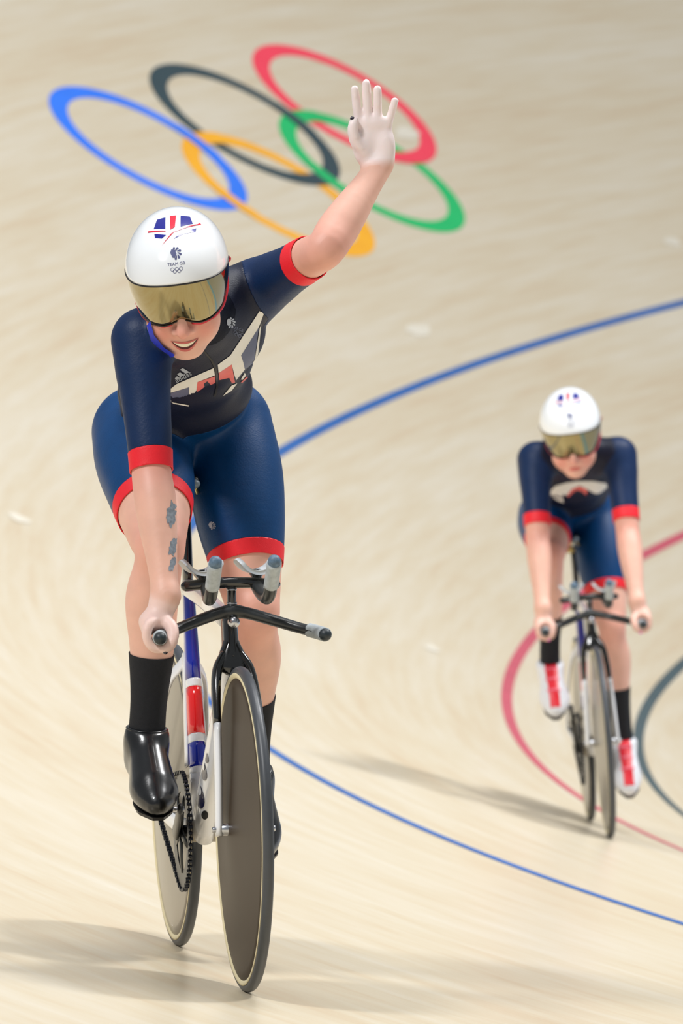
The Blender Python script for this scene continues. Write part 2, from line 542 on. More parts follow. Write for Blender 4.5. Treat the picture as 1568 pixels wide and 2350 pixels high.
    # riser, clamp and pinch bolt
    mesh_ob('riser', *sweep(spline([(.862, 0, .785), (.864, 0, .835)], 4), .0095, n=18), carbon, hb)
    for z in (.793, .822):
        mesh_ob('spacer', *sweep(np.array([(.8625, 0, z), (.8628, 0, z + .004)]), .0112, n=18), alloy, hb)
    mesh_ob('stem', *sweep(spline([(.812, 0, .772), (.868, 0, .778)], 4), .018, .0145, n=18), satin, hb)
    mesh_ob('clamp_bolt', *sweep(np.array([(.878, 0, .757), (.892, 0, .757)]), .012, n=18, round_ends=True), alloy, hb)
    # extensions
    mesh_ob('crossbar', *sweep(spline([(.85, -.092, .832), (.862, -.045, .836), (.866, 0, .838), (.862, .045, .836), (.85, .092, .832)], 5), .014, .0115, side=(1, 0, 0), n=18, round_ends=True), carbon, hb)
    for s in (-1, 1):
        P = spline([(.86, s * .052, .832), (.905, s * .056, .815), (.95, s * .0600, .808), (.982, s * .061, .818), (1.005, s * .061, .838)], 6)
        mesh_ob('extension', *sweep(P, .0135, n=18), satin, hb)
        P = spline([(1.002, s * .061, .835), (1.022, s * .061, .856), (1.048, s * .061, .884)], 5)
        mesh_ob('extension_grip', *sweep(P, .0152, n=18), tape, hb)['label'] = 'chalky grey upright grip'
        d = (P[-1] - P[-2]); d /= np.linalg.norm(d)
        mesh_ob('grip_plug', *sweep(np.array([P[-1], P[-1] + d * .006]), .0135, n=18, round_ends=True), mk('plug_blue_grey', (92, 116, 138), .5, var=.2, scale=150), hb)
        # arm pads: curved cups on short posts
        n1, n2 = 13, 7
        V, F = [], []
        for t in (0, .009):
            for i in range(n1):
                a = math.radians(-68 + 136 * i / (n1 - 1))
                for j in range(n2):
                    x = .775 + .105 * j / (n2 - 1)
                    trim = 1 - .16 * abs(2 * j / (n2 - 1) - 1) ** 2
                    r = .050 - t
                    V.append((x, s * .058 + r * math.sin(a * trim) * .95, .903 - r * math.cos(a * trim)))
        N = n1 * n2
        idx = lambda t, i, j: t * N + i * n2 + j
        for i in range(n1 - 1):
            for j in range(n2 - 1):
                F.append([idx(0, i, j), idx(0, i, j + 1), idx(0, i + 1, j + 1), idx(0, i + 1, j)])
                F.append([idx(1, i, j), idx(1, i + 1, j), idx(1, i + 1, j + 1), idx(1, i, j + 1)])
        for i in range(n1 - 1):
            for j in (0, n2 - 1):
                F.append([idx(0, i, j), idx(0, i + 1, j), idx(1, i + 1, j), idx(1, i, j)])
        for j in range(n2 - 1):
            for i in (0, n1 - 1):
                F.append([idx(0, i, j), idx(0, i, j + 1), idx(1, i, j + 1), idx(1, i, j)])
        mesh_ob('arm_pad', V, F, padm, hb)
        mesh_ob('pad_post', *sweep(np.array([(.845, s * .056, .834), (.835, s * .057, .846), (.83, s * .058, .857)]), np.array([.014, .010, .017]), np.array([.014, .012, .02]), side=(0, 1, 0), n=14), carbon, hb)

    # saddle ------------------------------------------------------------
    sd = empty('saddle', root)
    xs = np.linspace(.055, .335, 15)
    wid = np.interp(xs, [.055, .075, .11, .16, .22, .30, .335], [.035, .062, .068, .05, .026, .019, .012])
    zt = np.interp(xs, [.05, .10, .2, .335], [1.062, 1.056, 1.048, 1.045])
    P = np.array([(x, 0, z - .012) for x, z in zip(xs, zt)])
    mesh_ob('saddle_shell', *sweep(P, wid, np.interp(xs, [.05, .3, .335], [.016, .016, .010]), n=24, power=2.4), black, sd)
    P = np.array([(.322, 0, 1.030), (.338, 0, 1.030), (.347, 0, 1.028)])
    mesh_ob('nose_cap', *sweep(P, np.array([.0165, .0145, .009]), np.array([.012, .010, .006]), n=20), mk('nose_grey', (118, 132, 142), .45), sd)
    for s in (-1, 1):
        P = spline([(.31, s * .008, 1.022), (.27, s * .018, 1.004), (.17, s * .022, 1.001), (.10, s * .03, 1.022)], 5)
        mesh_ob('rail', *sweep(P, .0035, n=10), brass, sd)
    mesh_ob('seat_clamp', *boxm((.205, 0, .993), (.022, .026, .012)), brass, sd)
    zs = np.linspace(.80, .985, 6)
    P = np.array([(seat_tube_at(.80)[0] - (z - .80) * .15, 0, z) for z in zs])
    mesh_ob('seat_post', *sweep(P, .0115, .024, n=20), carbon, sd)

    # drive train ---------------------------------------------------------
    dr = empty('drivetrain', root)
    n = 60
    V, F = [], []
    for k in range(n * 4):
        a = 2 * math.pi * k / (n * 4)
        r = .1265 if k % 4 < 2 else .1215
        for y in (-.0445, -.0415):
            V.append((BB[0] + r * math.cos(a), y, BB[2] + r * math.sin(a)))
    for k in range(n * 4):
        for y in (-.0445, -.0415):
            a = 2 * math.pi * k / (n * 4)
            V.append((BB[0] + .085 * math.cos(a), y, BB[2] + .085 * math.sin(a)))
    q = n * 8
    for k in range(n * 4):
        k2 = (k + 1) % (n * 4)
        F += [[2 * k, 2 * k + 1, 2 * k2 + 1, 2 * k2], [2 * k, 2 * k2, q + 2 * k2, q + 2 * k], [2 * k + 1, q + 2 * k + 1, q + 2 * k2 + 1, 2 * k2 + 1],
              [q + 2 * k, q + 2 * k2, q + 2 * k2 + 1, q + 2 * k + 1]]
    mesh_ob('chainring', V, F, steel, dr, smooth=False)
    for k in range(5):
        a = math.radians(crank_deg + 36 + 72 * k)
        d = np.array([math.cos(a), 0, math.sin(a)])
        mesh_ob('spider_arm', *sweep(np.array([BB + [0, -.045, 0], BB + d * .05 + [0, -.046, 0], BB + d * .09 + [0, -.044, 0]]), np.array([.004, .004, .003]), np.array([.014, .010, .008]), n=10), satin, dr)
    for s, da in ((-1, 0), (1, 180)):
        a = math.radians(crank_deg + da)
        d = np.array([math.cos(a), 0, math.sin(a)])
        P = np.array([BB + [0, s * .056, 0] + d * t + [0, s * .012 * t / CRANK, 0] for t in np.linspace(0, CRANK, 6)])
        ck = mesh_ob('crank_arm', *sweep(P, .0075, np.linspace(.02, .0135, 6), n=16, round_ends=True), satin, dr)
        pc = BB + d * CRANK
        mesh_ob('pedal_axle', *sweep(np.array([pc + [0, s * .060, 0], pc + [0, s * .105, 0]]), .0065, n=12), alloy, ck)
        mesh_ob('pedal', *boxm(pc + [0, s * .128, 0], (.034, .030, .0095), .3), black, ck)
    mesh_ob('crank_axle', *lathe([(0, -.062), (.013, -.062), (.013, .062), (0, .062)], BB, 20), steel, dr)
    # chain: loop of separate links
    ch = empty('chain', root)
    r1, r2, D = .127, .030, BB[0] - RA[0]
    vec = np.array([BB[0] - RA[0], BB[2] - RA[2]])
    dist = np.linalg.norm(vec); base = math.atan2(vec[1], vec[0])
    phi = math.acos((r1 - r2) / dist)
    path = []
    c1, c2 = np.array([BB[0], BB[2]]), np.array([RA[0], RA[2]])
    back = base + math.pi
    for a in np.linspace(back + phi, back + 2 * math.pi - phi, 80):
        path.append(c1 + r1 * np.array([math.cos(a), math.sin(a)]))
    for a in np.linspace(back - phi, back + phi, 24):
        path.append(c2 + r2 * np.array([math.cos(a), math.sin(a)]))
    path.append(path[0])
    path = np.array(path)
    seg = np.concatenate([[0], np.cumsum(np.linalg.norm(np.diff(path, axis=0), axis=1))])
    nl = int(round(seg[-1] / .0127))
    lk = []
    for kind_ in (0, 1):
        y = .0048 if kind_ == 0 else .0032
        parts = []
        for s in (-1, 1):
            P = np.array([(-.0072, s * y, 0), (-.0035, s * y, 0), (0, s * y, 0), (.0035, s * y, 0), (.0072, s * y, 0)])
            parts.append(sweep(P, .0008, np.array([.0036, .0043, .0032, .0043, .0036]), n=6))
        me = bpy.data.meshes.new('link')
        v, f = join(*parts, sweep(np.array([(.00635, -y, 0), (.00635, y, 0)]), .0036, n=6, side=(1, 0, 0)))
        me.from_pydata(v.tolist(), [], f); me.materials.append(mk('chain_steel', (44, 48, 58), .4, .8)); me.update()
        lk.append(me)
    for k in range(nl):
        t = (k + .5) * seg[-1] / nl
        p = np.array([np.interp(t, seg, path[:, 0]), np.interp(t, seg, path[:, 1])])
        p2 = np.array([np.interp((t + .006) % seg[-1], seg, path[:, 0]), np.interp((t + .006) % seg[-1], seg, path[:, 1])])
        a = math.atan2(*(p2 - p)[::-1])
        o = bpy.data.objects.new('link', lk[k % 2])
        link(o, ch)
        o.location = (p[0], -.043, p[1])
        o.rotation_euler = (0, -a, 0)
    return root
# ------------------------------------------------------------------ smooth solid modelling for bodies
def unit(v):
    v = np.asarray(v, float)
    return v / np.linalg.norm(v)

class Chain:
    def __init__(self, P, R, n=4):
        """tapered limb through joints P with radii R"""
        P = np.asarray(P, float); R = np.asarray(R, float)
        Q = spline(np.column_stack([P, R]), n) if len(P) > 2 else np.column_stack([P, R])
        self.P, self.R = Q[:, :3], Q[:, 3]
        seg = np.linalg.norm(np.diff(self.P, axis=0), axis=1)
        self.L = np.concatenate([[0], np.cumsum(seg)])
        self.c = (self.P.min(0) + self.P.max(0)) / 2
        self.rad = np.linalg.norm(self.P - self.c, axis=1).max() + self.R.max() * 1.3
    def segs(self, c, r):
        a, b = self.P[:-1], self.P[1:]
        ab = b - a
        h = np.clip(((c - a) * ab).sum(1) / np.maximum((ab * ab).sum(1), 1e-12), 0, 1)
        q = c - a - h[:, None] * ab
        dd = np.linalg.norm(q, axis=1) - (self.R[:-1] + h * (self.R[1:] - self.R[:-1]))
        return np.nonzero(dd <= dd.min() + 2 * r + .01)[0]
    def d(self, X, c=None, r=None):
        k = np.arange(len(self.P) - 1) if c is None else self.segs(c, r)
        a, ab = self.P[k], self.P[k + 1] - self.P[k]
        l2 = np.maximum((ab * ab).sum(1), 1e-12)
        if c is None and len(X) > 20000:
            return np.concatenate([self.d(x) for x in np.array_split(X, len(X) // 10000)])
        xx = (X * X).sum(1)[:, None]
        xa = X @ a.T
        rel = X @ ab.T - (a * ab).sum(1)                     # (X - a) . ab
        h = np.clip(rel / l2, 0, 1)
        d2 = xx - 2 * xa + (a * a).sum(1) - 2 * h * rel + h * h * l2
        return (np.sqrt(np.maximum(d2, 0)) - (self.R[k] + h * (self.R[k + 1] - self.R[k]))).min(1)

class Ell:
    def __init__(self, c, axes, r):
        self.c = np.asarray(c, float)
        self.A = np.asarray(axes, float)          # rows: unit axes
        self.r = np.asarray(r, float)
        self.rad = self.r.max()
    def d(self, X, c=None, r=None):
        q = (X - self.c) @ self.A.T
        k0 = np.sqrt(((q / self.r) ** 2).sum(1))
        k1 = np.sqrt(((q / self.r ** 2) ** 2).sum(1))
        return k0 * (k0 - 1) / np.maximum(k1, 1e-9)

def smin(a, b, k):
    if k <= 0:
        return np.minimum(a, b)
    h = np.maximum(k - np.abs(a - b), 0) / k
    return np.minimum(a, b) - h * h * k * .25

def far_d(p, X, size=.08):
    """distance to one limb, evaluated bin by bin so that only its near segments count"""
    if isinstance(p, Ell) or len(p.P) < 12:
        return p.d(X)
    key = np.floor(X / size).astype(np.int64)
    kk = key[:, 0] * 1000003 + key[:, 1] * 10007 + key[:, 2]
    order = np.argsort(kk, kind='stable')
    out = np.empty(len(X))
    for idx in np.split(order, np.nonzero(np.diff(kk[order]))[0] + 1):
        out[idx] = p.d(X[idx], c=(key[idx[0]] + .5) * size, r=size * .9)
    return out

class Solid:
    """groups of primitives, blended inside a group and then one after the other"""
    def __init__(self):
        self.groups = []                         # name, list of (prim, k), k to the rest
        self.cut = []                            # half spaces (point, normal) kept on the normal's side
    def add(self, name, k, prims):
        self.groups.append((name, prims, k))
    def field(self, X, c=None, r=None):
        tot = None
        for name, prims, kg in self.groups:
            g = None
            for p, k in prims:
                if c is not None and np.linalg.norm(p.c - c) - p.rad > r + .09:
                    continue
                d = p.d(X, c=c, r=r)
                g = d if g is None else smin(g, d, k)
            if g is not None:
                tot = g if tot is None else smin(tot, g, kg)
        if tot is None:
            tot = np.full(len(X), .2)
        for q, n in self.cut:
            pd = (q - X) @ n
            h = np.maximum(.008 - np.abs(tot - pd), 0) / .008
            tot = np.maximum(tot, pd) + h * h * .002
        return tot
    def groups_d(self, X, names):
        g = None
        for name, prims, kg in self.groups:
            if name in names:
                for p, k in prims:
                    d = far_d(p, X)
                    g = d if g is None else np.minimum(g, d)
        return g
    def binned(self, X, size=.06):
        key = np.floor(X / size).astype(np.int64)
        kk = key[:, 0] * 1000003 + key[:, 1] * 10007 + key[:, 2]
        order = np.argsort(kk, kind='stable')
        out = np.empty(len(X))
        b = np.nonzero(np.diff(kk[order]))[0] + 1
        for idx in np.split(order, b):
            c = (key[idx[0]] + .5) * size
            out[idx] = self.field(X[idx], c, size * .9)
        return out
    def mesh(self, h, relax=12):
        lo = np.min([p.c - p.rad for _, ps, _ in self.groups for p, _ in ps], axis=0) - .02
        hi = np.max([p.c + p.rad for _, ps, _ in self.groups for p, _ in ps], axis=0) + .02
        B = 12
        nb = np.ceil((hi - lo) / (h * B)).astype(int)
        n = nb * B
        arr = np.empty(n, np.float32)
        gi = np.stack(np.meshgrid(*[np.arange(k) for k in nb], indexing='ij'), -1).reshape(-1, 3)
        cent = lo + (gi * B + (B - 1) / 2) * h
        dc = self.binned(cent, .12)
        br = math.sqrt(3) / 2 * B * h
        loc = np.stack(np.meshgrid(*[np.arange(B)] * 3, indexing='ij'), -1).reshape(-1, 3) * h
        for q, c, d in zip(gi, cent, dc):
            sl = tuple(slice(k * B, k * B + B) for k in q)
            if abs(d) > br + .03:
                arr[sl] = d
            else:
                arr[sl] = self.field(loc + lo + q * B * h, c, br).reshape(B, B, B)
        # naive surface nets
        ins = arr < 0
        sm = np.zeros(n - 1, np.uint8)
        offs = [(i, j, k) for i in (0, 1) for j in (0, 1) for k in (0, 1)]
        sl = lambda o: tuple(slice(o[a], n[a] - 1 + o[a]) for a in range(3))
        for o in offs:
            sm += ins[sl(o)]
        act = (sm > 0) & (sm < 8)
        C = np.argwhere(act)
        vid = np.full(n - 1, -1, np.int32)
        vid[act] = np.arange(len(C))
        val = {o: arr[tuple((C + o).T)].astype(float) for o in offs}
        acc = np.zeros((len(C), 3)); cnt = np.zeros(len(C))
        for a in offs:
            for ax in range(3):
                if a[ax] == 0:
                    b = list(a); b[ax] = 1; b = tuple(b)
                    va, vb = val[a], val[b]
                    m = (va < 0) != (vb < 0)
                    t = np.where(m, va / np.where(m, va - vb, 1), 0)
                    p = np.tile(np.array(a, float), (len(C), 1)); p[:, ax] += t
                    acc += p * m[:, None]; cnt += m
        V = lo + (C + acc / cnt[:, None]) * h
        T = []
        for ax in range(3):
            u, v = (ax + 1) % 3, (ax + 2) % 3
            a = ins[tuple(slice(0, n[k] - 1) for k in range(3))]
            o = [0, 0, 0]; o[ax] = 1
            b = ins[sl(tuple(o))]
            E = np.argwhere(a != b)
            E = E[(E[:, u] > 0) & (E[:, v] > 0)]
            s = a[tuple(E.T)]
            q = []
            for du, dv in ((1, 1), (0, 1), (0, 0), (1, 0)):
                D = E.copy(); D[:, u] -= du; D[:, v] -= dv
                q.append(vid[tuple(D.T)])
            q = np.stack(q, 1)
            q[~s] = q[~s][:, ::-1]
            T += [q[:, [0, 1, 2]], q[:, [0, 2, 3]]]
        T = np.concatenate(T)
        e = h * .25
        K = np.array([(1, -1, -1), (-1, -1, 1), (-1, 1, -1), (1, 1, 1)], float)
        g = sum(k * self.binned(V + k * e)[:, None] for k in K) / (4 * e)
        ln = np.linalg.norm(g, axis=1)
        N = g / np.maximum(ln, 1e-6)[:, None]
        V = V - N * np.clip(self.binned(V) / np.maximum(ln, .3), -h * .8, h * .8)[:, None]
        # relax the faint ridges between limb segments
        E = np.unique(np.sort(np.concatenate([T[:, [0, 1]], T[:, [1, 2]], T[:, [2, 0]]]), axis=1), axis=0)
        deg = np.bincount(E.ravel(), minlength=len(V))[:, None].astype(float)
        def lap(A):
            out = np.zeros_like(A)
            for k in range(3):
                out[:, k] = np.bincount(E[:, 0], A[E[:, 1], k], len(A)) + np.bincount(E[:, 1], A[E[:, 0], k], len(A))
            return out / deg - A
        for it in range(relax):
            V = V + .6 * lap(V)
            V = V - .62 * lap(V)
        fn = np.cross(V[T[:, 1]] - V[T[:, 0]], V[T[:, 2]] - V[T[:, 0]])
        N = np.zeros_like(V)
        for j in range(3):
            for q in range(3):
                N[:, q] += np.bincount(T[:, j], fn[:, q], len(V))
        if (N * g).sum() < 0:
            N = -N
        for it in range(2):
            N = N + .6 * lap(N)
        N /= np.linalg.norm(N, axis=1)[:, None]
        return V, T, N

def clip(V, T, N, g, extra=()):
    """keep the side g < 0 of a triangle mesh, cutting triangles along g = 0"""
    V, N, T = np.asarray(V), np.asarray(N), np.asarray(T, int).reshape(-1, 3)
    ins = g < 0
    I = ins[T]
    k = I.sum(1)
    def turned(M, flag):                          # rotate each triangle so that its odd corner comes first
        j = np.argmax(flag, axis=1)
        r = np.arange(len(M))
        return M[r, j], M[r, (j + 1) % 3], M[r, (j + 2) % 3]
    a1, b1, c1 = turned(T[k == 1], I[k == 1])
    a2, b2, c2 = turned(T[k == 2], ~I[k == 2])
    pairs = np.sort(np.concatenate([np.stack(q, 1) for q in ((a1, b1), (a1, c1), (a2, b2), (a2, c2))]).reshape(-1, 2), axis=1)
    U, inv = np.unique(pairs, axis=0, return_inverse=True)
    inv = inv.ravel() + len(V)
    t = (g[U[:, 0]] / (g[U[:, 0]] - g[U[:, 1]])) if len(U) else np.zeros(0)
    mix = lambda A: np.concatenate([A, A[U[:, 0]] * (1 - t if A.ndim == 1 else (1 - t)[:, None]) + A[U[:, 1]] * (t if A.ndim == 1 else t[:, None])])
    n1, n2 = len(a1), len(a2)
    p, q, x, y = np.split(inv, [n1, 2 * n1, 2 * n1 + n2])
    T2 = np.concatenate([T[k == 3], np.stack([a1, p, q], 1), np.stack([x, b2, c2], 1), np.stack([x, c2, y], 1)])
    used = np.unique(T2)
    mp = np.full(len(V) + len(U), -1); mp[used] = np.arange(len(used))
    N2 = mix(N); N2 /= np.linalg.norm(N2, axis=1)[:, None] + 1e-9
    return (mix(V)[used], mp[T2], N2[used]) + tuple(mix(np.asarray(e))[used] for e in extra)

def shell_ob(name, V, T, N, off, mat, parent, thick=0.0025):
    o = mesh_ob(name, V + N * off, T, mat, parent)
    if thick:
        md = o.modifiers.new('cloth', 'SOLIDIFY')
        md.thickness = thick; md.offset = -1; md.use_rim = True
    return o

# flat prints laid on a surface ---------------------------------------------
def print_on(name, polys, frame, bvh, mat, parent, off=0.0012, maxlen=.006):
    """polys: outlines (u, v) in the plane frame = (origin, u axis, v axis, direction); dropped along direction on to bvh"""
    o_, a_, b_, n_ = (np.asarray(q, float) for q in frame)
    n_ = unit(n_)
    bm = bmesh.new()
    for poly in polys:
        vs = [Vector((p[0], p[1], 0)) for p in poly]
        tris = tessellate_polygon([vs])
        bv = [bm.verts.new(v) for v in vs]
        for t in tris:
            try:
                bm.faces.new([bv[i] for i in t])
            except ValueError:
                pass
    for it in range(6):
        ed = [e for e in bm.edges if e.calc_length() > maxlen]
        if not ed:
            break
        bmesh.ops.subdivide_edges(bm, edges=ed, cuts=1)
        bmesh.ops.triangulate(bm, faces=[f for f in bm.faces if len(f.verts) > 3])
    V, ok = [], []
    for v in bm.verts:
        p = o_ + a_ * v.co.x + b_ * v.co.y
        hit, nor, _, _ = bvh.ray_cast(Vector(p - n_ * .5), Vector(n_), 2.0)
        if hit is None:
            V.append(p); ok.append(False)
        else:
            nn = np.array(nor)
            if nn @ n_ > 0: nn = -nn
            V.append(np.array(hit) + nn * off); ok.append(True)
    bm.verts.index_update()
    F = [[v.index for v in f.verts] for f in bm.faces if all(ok[v.index] for v in f.verts)]
    far = lambda f: max(np.linalg.norm(V[f[i]] - V[f[i - 1]]) for i in range(len(f)))
    F = [f for f in F if far(f) < .06]
    bm.free()
    if not F:
        return None
    if len(polys) == 1:                           # one patch: keep its largest connected sheet
        lab = np.arange(len(V))
        FA_ = np.array(F)
        while True:
            m = lab[FA_].min(1)
            new = lab.copy()
            for j in range(3):
                np.minimum.at(new, FA_[:, j], m)
            if (new == lab).all():
                break
            lab = new
        ids, cnt = np.unique(lab[FA_[:, 0]], return_counts=True)
        F = [f for f in F if lab[f[0]] == ids[cnt.argmax()]]
    V = np.array(V)
    used = sorted({i for f in F for i in f})
    mp = {u: i for i, u in enumerate(used)}
    return mesh_ob(name, V[used], [[mp[i] for i in f] for f in F], mat, parent)

def text_polys(body, size):
    cu = bpy.data.curves.new('tmp', 'FONT'); cu.body = body; cu.size = size; cu.align_x = 'CENTER'
    cu.resolution_u = 3
    o = bpy.data.objects.new('tmp', cu); COL.objects.link(o)
    dg = bpy.context.evaluated_depsgraph_get()
    me = o.evaluated_get(dg).to_mesh()
    P = [[(me.vertices[i].co.x, me.vertices[i].co.y) for i in f.vertices] for f in me.polygons]
    o.evaluated_get(dg).to_mesh_clear()
    bpy.data.objects.remove(o); bpy.data.curves.remove(cu)
    return P

def annulus(cx, cy, r, w, n=20):
    out = []
    for k in range(n):
        a, b = 2 * math.pi * k / n, 2 * math.pi * (k + 1) / n
        out.append([(cx + (r - w) * math.cos(a), cy + (r - w) * math.sin(a)), (cx + r * math.cos(a), cy + r * math.sin(a)),
                    (cx + r * math.cos(b), cy + r * math.sin(b)), (cx + (r - w) * math.cos(b), cy + (r - w) * math.sin(b))])
    return out

def lion_crest(s, cx=0, cy=0):
    """striped lion head crest about s wide"""
    out = []
    for k in range(6):
        a = math.radians(110 - 38 * k)
        a2 = a - math.radians(24)
        mid = (a + a2) / 2
        out.append([(cx + .18 * s * math.cos(mid + .9), cy + .18 * s * math.sin(mid + .9)), (cx + .50 * s * math.cos(a), cy + .50 * s * math.sin(a)),
                    (cx + .54 * s * math.cos(mid), cy + .54 * s * math.sin(mid)), (cx + .46 * s * math.cos(a2), cy + .46 * s * math.sin(a2))])
    out.append([(cx - .42 * s, cy + .10 * s), (cx - .30 * s, cy + .36 * s), (cx - .02 * s, cy + .30 * s), (cx + .10 * s, cy - .05 * s), (cx - .08 * s, cy - .36 * s), (cx - .26 * s, cy - .30 * s), (cx - .34 * s, cy - .10 * s)])
    return out

def five_rings(s, cx=0, cy=0):
    out = []
    for i, (x, y) in enumerate(((-1.1, 0), (0, 0), (1.1, 0), (-.55, -.5), (.55, -.5))):
        out += annulus(cx + x * s, cy + y * s, s * .5, s * .1, 14)
    return out
# ------------------------------------------------------------------ riders
def two_bone(a, b, l1, l2, pole):
    a, b, pole = (np.asarray(q, float) for q in (a, b, pole))
    d = b - a; L = np.linalg.norm(d); d /= L
    L = min(L, (l1 + l2) * .999)
    x = (l1 * l1 - l2 * l2 + L * L) / (2 * L)
    h = math.sqrt(max(l1 * l1 - x * x, 0))
    p = pole - (pole @ d) * d
    return a + d * x + unit(p) * h

def foot(pedal, pitch, y):
    t = math.radians(pitch)
    d = np.array([math.cos(t), 0, -math.sin(t)]); n = np.array([math.sin(t), 0, math.cos(t)])
    B = np.array([pedal[0], y, pedal[1]]) + n * .030
    return B, d, n, B - d * .115 + n * .085

def grip_prims(end, bdir, inner, wrist):
    """fist closed round the bar end; returns palm prims, finger prims"""
    b = unit(bdir); inner = unit(inner - (inner @ b) * b); up = np.cross(b, inner)
    if up[2] < 0: up = -up
    pos = lambda ang, r, t: end + b * t + r * (math.cos(math.radians(ang)) * inner + math.sin(math.radians(ang)) * up)
    ax = [b, inner, up]
    palm = [(Ell(pos(105, .031, -.064), ax, (.034, .030, .018)), .01),
            (Ell(pos(132, .035, -.062), ax, (.032, .018, .022)), .012),
            (Chain([wrist, wrist * .55 + pos(95, .036, -.07) * .45, pos(98, .034, -.064)], [.027, .028, .026]), .015)]
    fing = []
    for i, (t, r) in enumerate(((-.017, .0096), (-.0385, .0098), (-.0595, .0094), (-.079, .0084))):
        P = [pos(94, .031, t - .034), pos(114, .0345, t - .014), pos(140, .0325, t - .002), pos(172, .0272, t + .002), pos(208, .0250, t + .002), pos(245, .0246, t + .001), pos(283, .0246, t)]
        fing.append((Chain(P, [r * 1.2, r * 1.2, r * 1.15, r * 1.04, r, r * .96, r * .86], 3), 0.0))
    P = [pos(80, .034, -.052), pos(42, .031, -.034), pos(5, .0275, -.019), pos(-35, .0262, -.012), pos(-68, .0262, -.008)]
    fing.append((Chain(P, [.015, .0138, .0118, .0112, .0085], 3), 0.0))
    tips = [(pos(288, .0290, -.016), .0048), (pos(-70, .0310, -.006), .0052)]
    return palm, fing, tips

def open_hand_prims(wrist, up, thumb_side, palm_n):
    Y = unit(up); Z = unit(palm_n - (palm_n @ Y) * Y); X = unit(thumb_side - (thumb_side @ Y) * Y - (thumb_side @ Z) * Z)
    at = lambda x, y, z=0: wrist + X * x + Y * y + Z * z
    ax = [X, Y, Z]
    palm = [(Ell(at(.012, .060), ax, (.043, .052, .0145)), .01),
            (Ell(at(.010, .030), ax, (.036, .036, .0150)), .012),
            (Ell(at(.034, .042, .007), ax, (.019, .034, .0150)), .012),
            (Ell(at(-.016, .036, .006), ax, (.018, .036, .0145)), .012),
            (Ell(at(.012, .092, .002), ax, (.040, .014, .0115)), .010)]
    f = []
    for (x0, y0, x1, y1, r) in ((.040, .088, .0475, .170, .0092), (.0205, .092, .0225, .182, .0096), (.0010, .089, -.0010, .168, .0092), (-.0185, .080, -.0385, .142, .0083)):
        P = [at(x0 * .9, y0 - .02), at(x0, y0, .001)] + [at(x0 + (x1 - x0) * t, y0 + (y1 - y0) * t, .001 + .005 * t * t) for t in (.35, .68, .93)]
        f.append((Chain(P, [r * .9, r * 1.05, r * 1.02, r * .98, r * .90], 4), 0.0))
    P = [at(.030, .030, .010), at(.046, .052, .017), at(.053, .072, .022), at(.053, .088, .022), at(.050, .098, .020)]
    f.append((Chain(P, [.014, .0135, .0115, .0108, .0085], 4), 0.0))
    nail = (at(.0540, .1030, .0225), X, Y, Z)
    return palm, f, nail, (X, Y, Z)

